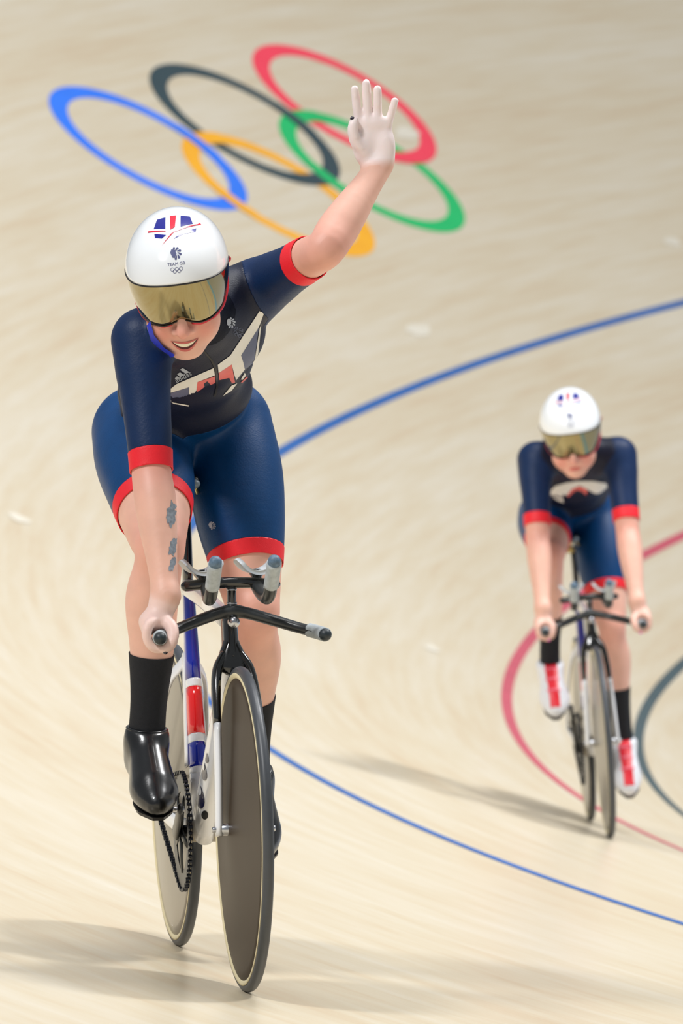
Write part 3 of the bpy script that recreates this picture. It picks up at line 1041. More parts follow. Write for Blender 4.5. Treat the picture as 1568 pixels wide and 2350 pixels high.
def rider(M, pose, label, h):
    root = empty('person')
    root.matrix_world = M
    root['label'] = label
    root['category'] = 'person'
    root['group'] = 'track cyclists in navy skinsuits'
    J = {k: (np.asarray(v, float) if isinstance(v, (tuple, list)) else v) for k, v in pose.items()}
    kit = pose['kit']
    navy = mk('suit_navy', (12, 40, 80), .5, var=.06, scale=30, bump=.2, spec=.3)
    shortm = mk('suit_blue', (0, 60, 112), .45, var=.06, scale=30, bump=.2, spec=.3)
    dark = mk('suit_midnight', (20, 26, 48), .5, var=.06, scale=30, bump=.2, spec=.3)
    redm = mk('cuff_red', (238, 28, 44), .55, var=.03, scale=60, bump=.2)
    royal = mk('collar_royal', (34, 52, 196), .55)

    # ---- skeleton
    S_ = Solid()
    LEG = {}; THIGH = {}; SHANK = {}
    feet = {}
    for s, nm in ((-1, 'R'), (1, 'L')):
        a = math.radians(pose['crank'] + (0 if s < 0 else 180))
        ped = BB + np.array([math.cos(a), 0, math.sin(a)]) * CRANK
        B, d, n, ank = foot((ped[0], ped[2]), pose['pitch' + nm], s * pose.get('q' + nm, .128))
        hip = J['hip' + nm]
        knee = two_bone(hip, ank, .435, .425, pose['pole' + nm])
        feet[nm] = (B, d, n, ank)
        ax = unit(ank - knee); fwd = unit(np.array([1, 0, 0]) - ax * ax[0])
        th = unit(knee - hip); tf = unit(np.array([1, 0, 0]) - th * th[0]) if abs(th[0]) < .9 else np.array([0, 0, 1.])
        out = np.array([0, s, 0])
        k = pose.get('bulk', 1.0)
        P = [hip - th * .02, hip + th * .10 + tf * .008 + out * .004, hip + th * .21 + tf * .012, hip + th * .32 + tf * .006, hip + th * .395, knee + tf * .004,
             knee + ax * .045 - fwd * .006, knee + ax * .12 - fwd * .018 + out * .006, knee + ax * .22 - fwd * .012, knee + ax * .33 - fwd * .004, ank]
        R = np.array([.100, .101, .094, .075, .061, .0545, .0515, .0565, .0475, .0365, .0365]) * k
        ch = Chain(P, R, 8)
        LEG[nm] = ch
        THIGH[nm] = (hip, unit(knee - hip)); SHANK[nm] = (knee, unit(ank - knee))
        extra = [(Ell(knee + tf * .026 - th * .012, [th, np.cross(tf, th), tf], (.034, .028, .022)), .025)]
        S_.add('leg' + nm, .03, [(ch, .02)] + extra)
    lat0 = np.array([0, 1.0, 0]); lat1 = unit(J['shL'] - J['shR'])
    sp = J['spine']
    T = []
    dims = pose['torso']
    for i, c in enumerate(sp):
        t = i / (len(sp) - 1)
        la = unit(lat0 * (1 - t) + lat1 * t)
        tang = unit(sp[min(i + 1, len(sp) - 1)] - sp[max(i - 1, 0)])
        tang = unit(tang - la * (tang @ la))
        dep = np.cross(la, tang)
        T.append((Ell(c, [la, tang, dep], dims[i]), .055))
    T.append((Chain([J['shR'] * .93 + J['shL'] * .07, (J['shR'] + J['shL']) / 2 + np.array([-.015, 0, .018]), J['shL'] * .93 + J['shR'] * .07], [.055, .062, .055], 4), .05))
    # bust
    mid = (J['shR'] + J['shL']) / 2
    spdir = unit(sp[-1] - sp[-3]); front = unit(np.cross(lat1, spdir)); front = front if front[2] < 0 else -front
    for s in (-1, 1):
        T.append((Ell(sp[-2] + lat1 * s * .068 + front * .060 + spdir * .005, [lat1, spdir, front], (.056, .056, .042)), .05))
    S_.groups.insert(0, ('torso', T, 0))
    ARM = {}
    for nm, s in (('R', -1), ('L', 1)):
        sh, el, wr = J['sh' + nm], J['el' + nm], J['wr' + nm]
        u1, u2 = unit(el - sh), unit(wr - el)
        bend = unit(u1 - u2) if np.linalg.norm(u1 - u2) > .05 else np.array([-1., 0, 0])
        P = [sh - u1 * .005, sh + u1 * .06, sh + (el - sh) * .45, sh + (el - sh) * .8, el + bend * .004, el + (wr - el) * .22, el + (wr - el) * .45, el + (wr - el) * .75, wr]
        R = np.array([.058, .0555, .0485, .0435, .0415, .0435, .0395, .031, .0275])
        ARM[nm] = Chain(P, R, 4)
        S_.add('arm' + nm, .035, [(ARM[nm], 0)])
    # ---- head
    hd = pose['head']
    hc = np.asarray(hd['c'], float)
    f = unit(hd['fwd']); upv = unit(np.asarray(hd['up']) - f * (np.asarray(hd['up']) @ f)); lf = np.cross(upv, f)
    hs = hd.get('s', 1.03)
    HM = np.column_stack([f, lf, upv])
    at = lambda x, y, z: hc + HM @ (np.array([x, y, z]) * hs)
    ax = HM.T
    E = lambda c, r, k: (Ell(at(*c), ax, np.array(r) * hs), k)
    head = [E((-.012, 0, .03), (.095, .074, .090), .02), E((.030, 0, -.040), (.062, .066, .084), .03), E((.030, 0, -.091), (.054, .060, .040), .035),
            E((.070, 0, -.119), (.022, .030, .018), .025), E((.054, .042, -.062), (.032, .028, .030), .03), E((.054, -.042, -.062), (.032, .028, .030), .03),
            E((.070, 0, .0), (.030, .05, .02), .02), E((.078, 0, -.090), (.018, .028, .020), .02)]
    nose = [(Chain([at(.086, 0, -.010), at(.100, 0, -.034), at(.112, 0, -.054)], np.array([.0085, .0105, .0130]) * hs, 3), .012),
            E((.097, .0150, -.058), (.013, .0095, .0090), .006), E((.097, -.0150, -.058), (.013, .0095, .0090), .006)]
    nb = J['neck']
    S_.add('neck', .035, [(Chain([nb, nb * .5 + at(-.02, 0, -.06) * .5, at(-.015, 0, -.03)], [.062, .056, .056], 4), 0)])
    S_.add('head', .02, head)
    S_.add('nose', .010, nose)
    for s in (-1, 1):
        S_.add('ear', .006, [(Ell(at(-.005, s * .078, -.02), ax, np.array((.017, .008, .028)) * hs), 0)])
    # ---- hands
    nails = []
    handframes = {}
    for nm, s in (('R', -1), ('L', 1)):
        if pose['hand' + nm] == 'grip':
            end = np.array([1.006, s * .171, .733])
            palm, fing, tips = grip_prims(end, np.array([.985, s * .12, -.03]), np.array([0, -s * 1.0, 0]), J['wr' + nm])
            nails += tips
        else:
            wv = pose['wave']
            palm, fing, nail, fr_ = open_hand_prims(J['wr' + nm], np.asarray(wv['up']), np.asarray(wv['thumb']), np.asarray(wv['n']))
            nails.append((nail[0], .0050))
            handframes[nm] = fr_
        S_.add('hand' + nm, .018, palm)
        S_.add('fingers' + nm, .0045, fing)
    V, Tt, N = S_.mesh(h)

    # ---- skin colour attribute: chalk on the palms, flush on knees, elbows and cheeks
    skin = skin_material()
    body = mesh_ob('body', V, Tt, skin, root)
    chalk = np.zeros(len(V)); flush = np.zeros(len(V))
    for nm in 'RL':
        dh = S_.groups_d(V, ('hand' + nm, 'fingers' + nm)); da = far_d(ARM[nm], V)
        amt = np.clip((da - dh) / .006 + .2, 0, 1)
        if pose['hand' + nm] == 'open':
            Z = handframes[nm][2]
            amt = amt * np.clip((N @ Z) * 2 + 1.0, 0, 1)
            Yd = (V - J['wr' + nm]) @ handframes[nm][1]
            amt = np.clip((Yd + .004) / .022, 0, 1) ** 1.5 * np.clip((N @ Z) * 2 + 1.3, 0, 1) * (dh < .02)
        else:
            amt *= .45 * (dh < .012)
        chalk = np.maximum(chalk, amt * pose['chalk'])
        kn = SHANK[nm][0]
        flush = np.maximum(flush, .7 * np.exp(-((V - kn) ** 2).sum(1) / .004))
        flush = np.maximum(flush, .6 * np.exp(-((V - J['el' + nm]) ** 2).sum(1) / .004))
    for y in (-.04, .04):
        flush = np.maximum(flush, .9 * np.exp(-((V - at(.080, y, -.062)) ** 2).sum(1) / .0009))
    flush = np.maximum(flush, .9 * np.exp(-((V - at(.112, 0, -.056)) ** 2).sum(1) / .0004))
    for nm_, a_ in (('chalk', chalk), ('flush', flush)):
        at_ = body.data.attributes.new(nm_, 'FLOAT', 'POINT')
        at_.data.foreach_set('value', a_.astype(np.float32))

    # ---- clothing cut from the body surface
    dT = S_.groups_d(V, ('torso',)); dleg = {n: (far_d(LEG[n], V), (V - THIGH[n][0]) @ THIGH[n][1]) for n in 'RL'}
    darm = {n: (far_d(ARM[n], V), (V - J['sh' + n]) @ unit(J['el' + n] - J['sh' + n])) for n in 'RL'}
    dhead = S_.groups_d(V, ('head', 'nose', 'ear')); dneck = S_.groups_d(V, ('neck',))
    dhand = {n: S_.groups_d(V, ('hand' + n, 'fingers' + n)) for n in 'RL'}
    legs = np.minimum(dleg['R'][0], dleg['L'][0])
    arms = np.minimum(darm['R'][0], darm['L'][0])
    nv = unit(at(-.015, 0, -.03) - nb)
    neck_t = (V - nb) @ nv
    for nm in 'RL':
        other = np.minimum(np.minimum(dT, legs), np.minimum(dneck, dhead))
        oa = darm['L' if nm == 'R' else 'R'][0]
        g = darm[nm][0] - np.minimum(np.minimum(other, oa), dhand[nm] + .02)
        tc = pose['cuff' + nm]
        t = darm[nm][1]
        v, tt, n, t = clip(V, Tt, N, g, (t,))
        v, tt, n, t = clip(v, tt, n, t - tc, (t,))
        a1 = clip(v, tt, n, t - (tc - .040))
        a2 = clip(v, tt, n, (tc - .040) - t)
        sl = shell_ob('sleeve', *a1, .0032, navy, root)
        cf = shell_ob('cuff', *a2, .0042, redm, sl)
        cf['label'] = 'bright red sleeve cuff'
    # torso and legs without arms and head
    g = np.minimum(dT, legs) - np.minimum(np.minimum(arms, dhead), np.minimum(dhand['R'], dhand['L']))
    cols = (dleg['R'][0] - dleg['L'][0], dleg['R'][1], dleg['L'][1], dT - legs, (V - sp[0]) @ unit(sp[2] - sp[0]), neck_t, dneck - dT)
    v, tt, n, side, tR, tL, tl, spc, nt_, nd_ = clip(V, Tt, N, g, cols)
    waist = pose.get('waist', .10)
    gt = np.maximum(waist - spc, tl - .004)
    top = clip(v, tt, n, gt)
    shorts_top = shell_ob('skinsuit_top', *top, .0030, dark, root)
    bot = clip(v, tt, n, -gt, (side, tR, tL, tl))
    # split the lower part: legs each to the hem
    vb, tb, nb_, sd_, r_, l_, tl_ = bot
    gl = np.where(sd_ < 0, r_ - pose['hemR'], l_ - pose['hemL'])
    a = clip(vb, tb, nb_, gl, (sd_, r_, l_))
    va, ta, na, s2, r2, l2 = a
    gb = np.where(s2 < 0, (pose['hemR'] - .033) - r2, (pose['hemL'] - .033) - l2)
    main = clip(va, ta, na, -gb)
    hem = clip(va, ta, na, gb, (s2,))
    shorts = shell_ob('shorts', *main, .0030, shortm, root)
    for s, nm in ((1, 'R'), (-1, 'L')):
        hv = clip(hem[0], hem[1], hem[2], hem[3] * s)
        hh = shell_ob('hem_band', hv[0], hv[1], hv[2], .0040, redm, shorts)
        hh['label'] = 'bright red shorts hem'
    # collar
    cg = np.maximum(np.maximum(np.abs(neck_t - pose.get('collar', .045)) - .008, dneck - np.minimum(dhead, arms)), dneck - dT - .012)
    cv = clip(V, Tt, N, cg)
    if len(cv[1]) > 20 and kit != 'near':
        shell_ob('collar', *cv, .0035, royal, root)['label'] = 'royal blue collar edge'
    ng = np.maximum(np.maximum(neck_t - pose.get('collar', .045), dneck - dT - .0), dneck - arms)
    cv = clip(V, Tt, N, ng)
    if len(cv[1]) > 20:
        shell_ob('neckband', *cv, .0030, dark, root)
    # socks
    for nm in 'RL':
        g = np.maximum(pose['sock' + nm] - (V - SHANK[nm][0]) @ SHANK[nm][1], dleg[nm][0] - dleg['L' if nm == 'R' else 'R'][0])
        g = np.maximum(g, dleg[nm][0] - np.minimum(np.minimum(dhand['R'], dhand['L']), arms))
        sv = clip(V, Tt, N, g)
        so = shell_ob('sock', *sv, .0030, mk('sock_black', (20, 22, 28), .85, var=.15, scale=120, bump=.5), root)
        B, d, n, ank = feet[nm]
        shoe(root, B, d, n, ank, kit, nm, LEG[nm], h)
    helmet(root, at, HM, hs, hc, kit)
    # finger nails
    for c, r in nails:
        o = mesh_ob('finger_nail', *ball(c, r, 10), mk('nail_' + kit, (30, 16, 40) if kit == 'near' else (240, 110, 190), .25, coat=.6), root)
    # mouth
    bvh = BVHTree.FromPolygons([tuple(x) for x in V], [tuple(t) for t in Tt])
    fr = (at(.02, 0, 0), -lf * hs, upv * hs, -f)
    if kit == 'near':
        n_ = 12
        xs = np.linspace(-.0275, .0275, n_)
        upz = lambda x: -.0805 - .0065 * (1 - (x / .0275) ** 2)
        loz = lambda x: -.0805 - .0185 * (1 - (x / .0275) ** 2)
        tez = lambda x: -.0812 - .0125 * (1 - (x / .0240) ** 2)
        print_on('mouth_opening', [[(x, upz(x)) for x in xs] + [(x, loz(x)) for x in xs[::-1]]], fr, bvh, mk('mouth_dark', (92, 30, 34), .6), root, .0010, .004)
        x2 = np.linspace(-.0230, .0230, n_)
        tm = mk('tooth_white', (244, 236, 206), .25, coat=.5)
        print_on('teeth', [[(x, upz(x)) for x in x2] + [(x, tez(x)) for x in x2[::-1]]], fr, bvh, tm, root, .0018, .004)
        lipm = mk('lip_pink', (206, 104, 98), .4)
        print_on('lip', [[(x, upz(x) + .0040 * (1 - (x / .03) ** 2)) for x in np.linspace(-.0295, .0295, n_)] + [(x, upz(x)) for x in np.linspace(.0275, -.0275, n_)]], fr, bvh, lipm, root, .0016, .004)
        print_on('lip', [[(x, loz(x)) for x in np.linspace(-.0275, .0275, n_)] + [(x, loz(x) - .0060 * (1 - (x / .03) ** 2)) for x in np.linspace(.0275, -.0275, n_)]], fr, bvh, lipm, root, .0022, .004)
    else:
        print_on('lips', [[(.021 * math.cos(a), -.088 + .007 * math.sin(a)) for a in np.linspace(0, 6.28, 20)[:-1]]], fr, bvh, mk('lip_pink', (206, 104, 98), .4), root, .0012, .004)
    sheet = lambda v, t, n, off: BVHTree.FromPolygons([tuple(x) for x in (v + n * off)], [tuple(q) for q in t])
    keep = Tt[(darm['R'][0] < .012)[Tt].all(1)]
    bv = dict(top=sheet(*top, .0030), shorts=sheet(*main, .0030), suit=sheet(V, Tt, N, .0032), arm=sheet(V, keep, N, 0))
    return root, bv

def ball(c, r, n=10, sc=(1, 1, 1)):
    V, F = [], []
    for i in range(n + 1):
        a = math.pi * i / n
        for k in range(n * 2):
            b = math.pi * k / n
            V.append((c[0] + sc[0] * r * math.sin(a) * math.cos(b), c[1] + sc[1] * r * math.sin(a) * math.sin(b), c[2] + sc[2] * r * math.cos(a)))
    m = 2 * n
    for i in range(n):
        for k in range(m):
            F.append([i * m + k, i * m + (k + 1) % m, (i + 1) * m + (k + 1) % m, (i + 1) * m + k])
    return np.array(V), F

def skin_material():
    if 'skin' in MATS:
        return MATS['skin']
    m = mk('skin', (232, 182, 162), .5, var=.05, scale=25, sss=.12)
    nt = m.node_tree
    b = nt.nodes['Principled BSDF']
    rp = [n for n in nt.nodes if n.type == 'VALTORGB'][0]
    src = rp.outputs['Color']
    for nm, col in (('flush', (224, 142, 126)), ('chalk', (246, 230, 228))):
        a = nt.nodes.new('ShaderNodeAttribute'); a.attribute_name = nm
        mx = nt.nodes.new('ShaderNodeMix'); mx.data_type = 'RGBA'
        nt.links.new(a.outputs['Fac'], mx.inputs[0])
        nt.links.new(src, mx.inputs[6])
        mx.inputs[7].default_value = (*lin(col), 1)
        src = mx.outputs[2]
    nt.links.new(src, b.inputs['Base Color'])
    return m

def shoe(root, B, d, n, ank, kit, nm, leg, h):
    s_ = -1 if nm == 'R' else 1
    lat = np.cross(n, d)
    so = Solid()
    P = lambda x, z, y=0: B + d * x + n * z + lat * y
    so.add('shoe', 0, [(Chain([P(-.150, .022), P(-.105, .030), P(-.055, .034), P(-.005, .022), P(.042, .012), P(.070, .008)], [.031, .035, .0375, .0400, .036, .026], 4), .02),
                       (Ell(P(-.006, .010, -s_ * .004), [d, lat, n], (.080, .050 if kit == 'near' else .054, .032)), .02),
                       (Chain([ank + d * .012, P(-.045, .058), P(.005, .034)], [.040, .0385, .036], 4), .03),
                       (Chain([P(-.118, .05), ank, ank + unit(leg.P[-10] - ank) * (.020 if kit == 'near' else .004)], [.043, .0445, .0435], 3), .03)])
    so.cut.append((P(0, -.016), n))
    top = ank + unit(leg.P[-10] - ank) * (.030 if kit == 'near' else .012)
    so.cut.append((top, -unit(leg.P[-10] - ank)))
    V, T, N = so.mesh(max(h, .0045))
    if kit == 'near':
        mat = mk('overshoe_black', (14, 16, 20), .28, coat=.35, var=.15, scale=60)
    else:
        mat = mk('shoe_white', (236, 238, 244), .4, var=.02)
    sh = mesh_ob('shoe', V, T, mat, root)
    sh['label'] = 'glossy black overshoe' if kit == 'near' else 'white shoe with red centre panel'
    # stiff sole and cleat
    xs = np.linspace(-.172, .088, 14)
    wid = np.interp(xs, [-.172, -.15, -.08, 0, .05, .088], [.014, .028, .030, .043, .037, .012])
    ring_ = [(x, w) for x, w in zip(xs, wid)] + [(x, -w) for x, w in zip(xs[::-1], wid[::-1])]
    V = [P(x, -.016, y) for x, y in ring_] + [P(x, -.023, y * .94) for x, y in ring_]
    k = len(ring_)
    F = [list(range(k)), list(range(k, 2 * k))[::-1]] + [[i, (i + 1) % k, k + (i + 1) % k, k + i] for i in range(k)]
    mesh_ob('sole', V, F, mk('sole_carbon', (30, 28, 28), .4), sh, smooth=False)
    R = np.column_stack([d, lat, n])
    mesh_ob('cleat', *boxm(P(0, -.0265), (.03, .03, .0045), .3, R), mk('cleat_red', (216, 46, 60), .5), sh)
    bv = BVHTree.FromPolygons([tuple(x) for x in so_v(so, sh)], [tuple(p.vertices) for p in sh.data.polygons])
    if kit != 'near':
        y0 = .004
        poly = [(-.13, -.022), (-.13, .022), (-.03, .021), (.03, .018), (.130, .017), (.130, -.017), (.03, -.018), (-.03, -.021)]
        print_on('centre_panel', [poly], (P(0, .1), d, lat, unit(-n * .75 - d * .5)), bv, mk('shoe_red', (226, 22, 44), .4, var=.05), sh, .0018, .012)
        for x in (-.06, -.01, .045):
            print_on('strap', [[(x, -.024), (x, .024), (x + .008, .024), (x + .008, -.024)]], (P(0, .1), d, lat, unit(-n * .75 - d * .5)), bv, mk('shoe_strap', (244, 120, 140), .4), sh, .003, .012)
    else:
        # raised welt round the ankle opening
        c = ank + unit(leg.P[-10] - ank) * .028
        t = unit(leg.P[-10] - ank); a1 = unit(np.cross(t, [0, 1, 0])); a2 = np.cross(t, a1)
        V = np.array([c + .0400 * (math.cos(a) * a1 + math.sin(a) * a2) for a in np.linspace(0, 2 * math.pi, 33)])
        mesh_ob('ankle_welt', *sweep(V, .0035, .006, side=t, n=8, caps=False), mat, sh)

def so_v(so, ob):
    return [v.co for v in ob.data.vertices]

def helmet(root, at, HM, hs, hc, kit):
    f, lf, upv = HM.T
    white = mk('helmet_white', (246, 249, 252), .12, coat=.7, var=.005)
    xc, zc, a, b, c = -.012, .026, .136, .1055, .101
    def zb(phi):
        cf = math.cos(phi)
        return (.037 + .022 * cf * cf if cf > 0 else .037 - .080 * (-cf))
    def pt(phi, th, k=1.0):
        st = abs(math.sin(th)) ** .92
        x = a * st * math.cos(phi)
        if x < 0: x *= 1.28
        ct = math.copysign(abs(math.cos(th)) ** .92, math.cos(th))
        return at(xc + x * k, b * st * math.sin(phi) * k, zc + c * ct * k)
    def tmax(phi):
        z = max(-.95, min(.98, (zb(phi) - zc) / c))
        return math.acos(math.copysign(abs(z) ** (1 / .92), z))
    n, m = 72, 22
    V, F = [], []
    for k_, lay in ((1.0, 0), (.955, 1)):
        for i in range(n):
            phi = 2 * math.pi * i / n
            tm = tmax(phi)
            for j in range(m + 1):
                V.append(pt(phi, tm * max(j, .001) / m, k_))
    q = n * (m + 1)
    for i in range(n):
        i2 = (i + 1) % n
        for j in range(m):
            F.append([i * (m + 1) + j, i * (m + 1) + j + 1, i2 * (m + 1) + j + 1, i2 * (m + 1) + j])
            F.append([q + i * (m + 1) + j, q + i2 * (m + 1) + j, q + i2 * (m + 1) + j + 1, q + i * (m + 1) + j + 1])
        F.append([i * (m + 1) + m, q + i * (m + 1) + m, q + i2 * (m + 1) + m, i2 * (m + 1) + m])
    he = mesh_ob('helmet', V, F, white, root)
    he['label'] = 'glossy white aero helmet'
    bv = BVHTree.FromPolygons([tuple(v) for v in V], F)
    # dark brim seal
    P = []
    for i in range(n + 1):
        phi = 2 * math.pi * i / n
        tm = tmax(phi)
        P.append(pt(phi, tm, .992))
    mesh_ob('brim_seal', *sweep(np.array(P), .0022, n=8, side=upv, caps=False), mk('seal_black', (26, 22, 22), .4), he)
    # mirrored visor
    vm = bpy.data.materials.get('visor_gold')
    if vm is None:
        vm = mk('visor_gold', (150, 138, 98), .08, 1.0, coat=.5, var=.04, scale=8)
    n1, n2 = 60, 12
    span = math.radians(98)
    def zl(phi):
        d = abs(math.degrees(phi))
        return float(np.interp(d, [0, 7, 14, 24, 40, 60, 80, 98], [-.030, -.032, -.038, -.044, -.045, -.038, -.018, .016]))
    V, F = [], []
    for lay in (0, 1):
        for i in range(n1 + 1):
            phi = -span + 2 * span * i / n1
            tm = tmax(phi)
            for j in range(n2 + 1):
                t = j / n2
                z = zb(phi) * (1 - t) + zl(phi) * t
                rr = abs(math.sin(tm)) ** .92 * (.988 + .05 * t * (1 - t) - .09 * t * t) - .012 * lay
                V.append(at(xc + a * rr * math.cos(phi), b * rr * math.sin(phi), z))
    q = (n1 + 1) * (n2 + 1)
    for i in range(n1):
        for j in range(n2):
            A = i * (n2 + 1) + j; Bq = A + n2 + 1
            F.append([A, A + 1, Bq + 1, Bq]); F.append([q + A, q + Bq, q + Bq + 1, q + A + 1])
        A = i * (n2 + 1) + n2; Bq = A + n2 + 1
        F.append([A, q + A, q + Bq, Bq])
    for i in (0, n1):
        for j in range(n2):
            A = i * (n2 + 1) + j
            F.append([A, A + 1, q + A + 1, q + A])
    vi = mesh_ob('visor', V, F, vm, he)
    vi['label'] = 'gold mirrored wrap-around visor'
    P = np.array([V[i * (n2 + 1) + n2] for i in range(n1 + 1)])
    mesh_ob('visor_edge', *sweep(P, .0014, n=8, side=f), mk('visor_edge_dark', (52, 40, 34), .4), vi)
    P = np.array([np.array(V[i * (n2 + 1) + n2]) - upv * .003 - f * .006 for i in range(n1 // 2 + 4, n1 + 1)] + [V[n1 * (n2 + 1) + j] for j in range(n2, -1, -1)])
    mesh_ob('visor_trim', *sweep(P, .0052, n=8, side=f), mk('trim_red', (206, 26, 50), .4), vi)['label'] = 'red visor trim'
    P = np.array([np.array(V[i * (n2 + 1) + n2]) - upv * .003 - f * .006 for i in range(n1 // 2 - 4, -1, -1)] + [V[j] for j in range(n2, -1, -1)])
    mesh_ob('visor_trim', *sweep(P, .0030, n=8, side=f), mk('trim_red', (206, 26, 50), .4), vi)
    # prints: crown flag, crest, team name, rings
    R_ = lf
    bl = mk('print_flag_blue', (22, 28, 140), .25, coat=.5); rd = mk('print_flag_red', (222, 28, 58), .25, coat=.5); gr = mk('print_slate', (84, 88, 130), .35)
    o1 = at(.014, 0, .128)
    dirn = unit(-f * .62 - upv * .78)
    vax = unit(upv * .62 - f * .78)
    frm = (o1, R_ * hs, vax * hs, dirn)
    X = lambda pts: [(x / 880, y / 880) for x, y in pts]
    print_on('flag_print', [X([(-25, 38), (-31, 12), (-10, 6), (-10, 40)]), X([(17, 40), (17, 8), (38, 16), (33, 38)]),
                            X([(-30, -2), (-29, -12), (-17, -17), (-9, -10)]), X([(44, 4), (42, -6), (22, -12), (4, -22), (16, -10)])], frm, bv, bl, he, .0006, .008)
    print_on('flag_print', [X([(-2, 42), (-1, 2), (7, 8), (9, 42)]), X([(-41, 10), (-42, 6), (-10, -1), (-9, 1)]), X([(-18, -34), (5, -6), (52, 16), (50, 21), (46, 16), (3, -4)])], frm, bv, rd, he, .0009, .008)
    s = 1.0
    o2 = at(.08, 0, .085)
    frm2 = (o2, R_ * hs, unit(upv * .9 - f * .42) * hs, unit(-f * .9 - upv * .42))
    print_on('crest_print', lion_crest(.024, .006, .022), frm2, bv, gr, he, .0006, .006)
    print_on('team_print', [[(x + .006, y - .0010) for x, y in p] for p in text_polys('TEAM GB', .0085)], frm2, bv, gr, he, .0006, .006)
    print_on('rings_print', five_rings(.0078, .006, -.0085), frm2, bv, gr, he, .0006, .006)

POSE_1 = dict(
    kit='near', crank=21, pitchR=15, pitchL=20, qR=.128, qL=.145, poleR=np.array([1, .02, .3]), poleL=np.array([1, .0, .2]),
    hipR=(.17, -.093, 1.130), hipL=(.17, .098, 1.135),
    spine=[np.array(q) for q in ((.165, .004, 1.145), (.285, -.008, 1.235), (.41, -.018, 1.300), (.53, -.025, 1.350), (.62, -.030, 1.380))],
    torso=[(.150, .100, .108), (.146, .10, .105), (.144, .105, .108), (.142, .10, .104), (.125, .08, .085)],
    shR=(.725, -.163, 1.338), elR=(.822, -.157, 1.068), wrR=(.935, -.148, .816),
    shL=(.580, .110, 1.448), elL=(.830, .212, 1.528), wrL=(.725, .348, 1.700),
    neck=(.675, -.035, 1.395), handR='grip', handL='open', chalk=1.0,
    wave=dict(up=(.06, -.03, 1.0), thumb=(-.12, -1, 0), n=(.97, -.15, .15)),
    head=dict(c=(.820, -.094, 1.462), fwd=(.860, -.128, -.49), up=(.49, -.19, .85), s=1.03),
    cuffR=.282, cuffL=.218, hemR=.315, hemL=.326, sockR=.235, sockL=.215, waist=.13, collar=.035)
POSE_2 = dict(
    kit='far', crank=68, pitchR=30, pitchL=30, qR=.128, qL=.120, poleR=np.array([1, 0, .3]), poleL=np.array([1, 0, .1]),
    hipR=(.17, -.092, 1.115), hipL=(.17, .092, 1.095), bulk=.92,
    spine=[np.array(q) for q in ((.165, .0, 1.130), (.285, 0, 1.205), (.41, .003, 1.262), (.53, .006, 1.302), (.62, .008, 1.325))],
    torso=[(.145, .098, .105), (.138, .10, .100), (.142, .105, .105), (.145, .10, .102), (.130, .08, .082)],
    shR=(.695, -.142, 1.325), elR=(.800, -.158, 1.056), wrR=(.940, -.168, .812),
    shL=(.695, .158, 1.318), elL=(.800, .158, 1.050), wrL=(.940, .160, .812),
    neck=(.675, .008, 1.345), handR='grip', handL='grip', chalk=.3,
    head=dict(c=(.835, -.014, 1.416), fwd=(.865, -.075, -.49), up=(.49, -.08, .86), s=1.03),
    cuffR=.245, cuffL=.245, hemR=.295, hemL=.310, sockR=.235, sockL=.225, waist=.13, collar=.05)
disc_dark = mk('disc_carbon_brown', (56, 44, 31), .46, var=.06, scale=12, spec=.25)
disc_pale = mk('disc_polished_grey', (118, 110, 96), .3, .3, coat=.3, var=.05, scale=12)
bike_1 = bicycle(FRAME_1, 21, 'nearer track bicycle with white frame, red and blue seat tube and dark front disc', disc_dark, disc_pale, 0.0)
bike_2 = bicycle(FRAME_2, 68, 'farther track bicycle with white fork legs, behind the waving rider', disc_pale, disc_pale, 0.0)
p1, surf1 = rider(FRAME_1, POSE_1, 'nearer cyclist in white helmet and gold visor, smiling and waving a raised hand', .0045)
p2, surf2 = rider(FRAME_2, POSE_2, 'farther cyclist in white helmet with both hands on the bar ends, red and white shoes', .007)

# ------------------------------------------------------------------ prints on the near rider's kit
V1 = (-0.9892, 0.1467, -0.0055)
CH = ((.62, 0, 0), (0, 1, 0), (0, 0, 1), V1)
chest = [o for o in p1.children if o.name.startswith('skinsuit_top')][0]
WHITE = [[(0.0135, 1.2887), (0.0404, 1.308), (0.1066, 1.404), (0.1192, 1.4079), (0.1131, 1.394), (0.1028, 1.3679), (0.0806, 1.3304), (0.0636, 1.3077), (0.0684, 1.2928), (0.0715, 1.278), (0.0529, 1.2552), (0.0497, 1.2652), (0.0434, 1.2891), (0.0149, 1.2714)],
         [(-0.1018, 1.2281), (-0.075, 1.249), (0.0051, 1.2822), (0.0069, 1.2666), (-0.0301, 1.2532), (-0.032, 1.2418), (-0.034, 1.2188), (-0.0492, 1.2178), (-0.0477, 1.2427), (-0.0985, 1.228)],
         [(-0.0871, 1.2106), (-0.0491, 1.2035), (-0.05, 1.2007), (-0.0822, 1.2073)], [(0.0242, 1.222), (0.0428, 1.2439), (0.0553, 1.2483), (0.0426, 1.2324)],
         [(0.104, 1.3646), (0.1079, 1.3744), (0.1002, 1.3088), (0.0926, 1.2949)], [(-0.1084, 1.2257), (-0.1009, 1.2273), (-0.0863, 1.2128), (-0.1094, 1.218)],
         [(0.0629, 1.2567), (0.0714, 1.2706), (0.0747, 1.2648), (0.0662, 1.255)]]
GREY = [[(0.0636, 1.3077), (0.1019, 1.3663), (0.0917, 1.2933), (0.0715, 1.278), (0.0684, 1.2928)], [(-0.0985, 1.2272), (-0.0482, 1.2428), (-0.0506, 1.2178), (-0.0838, 1.2114)]]
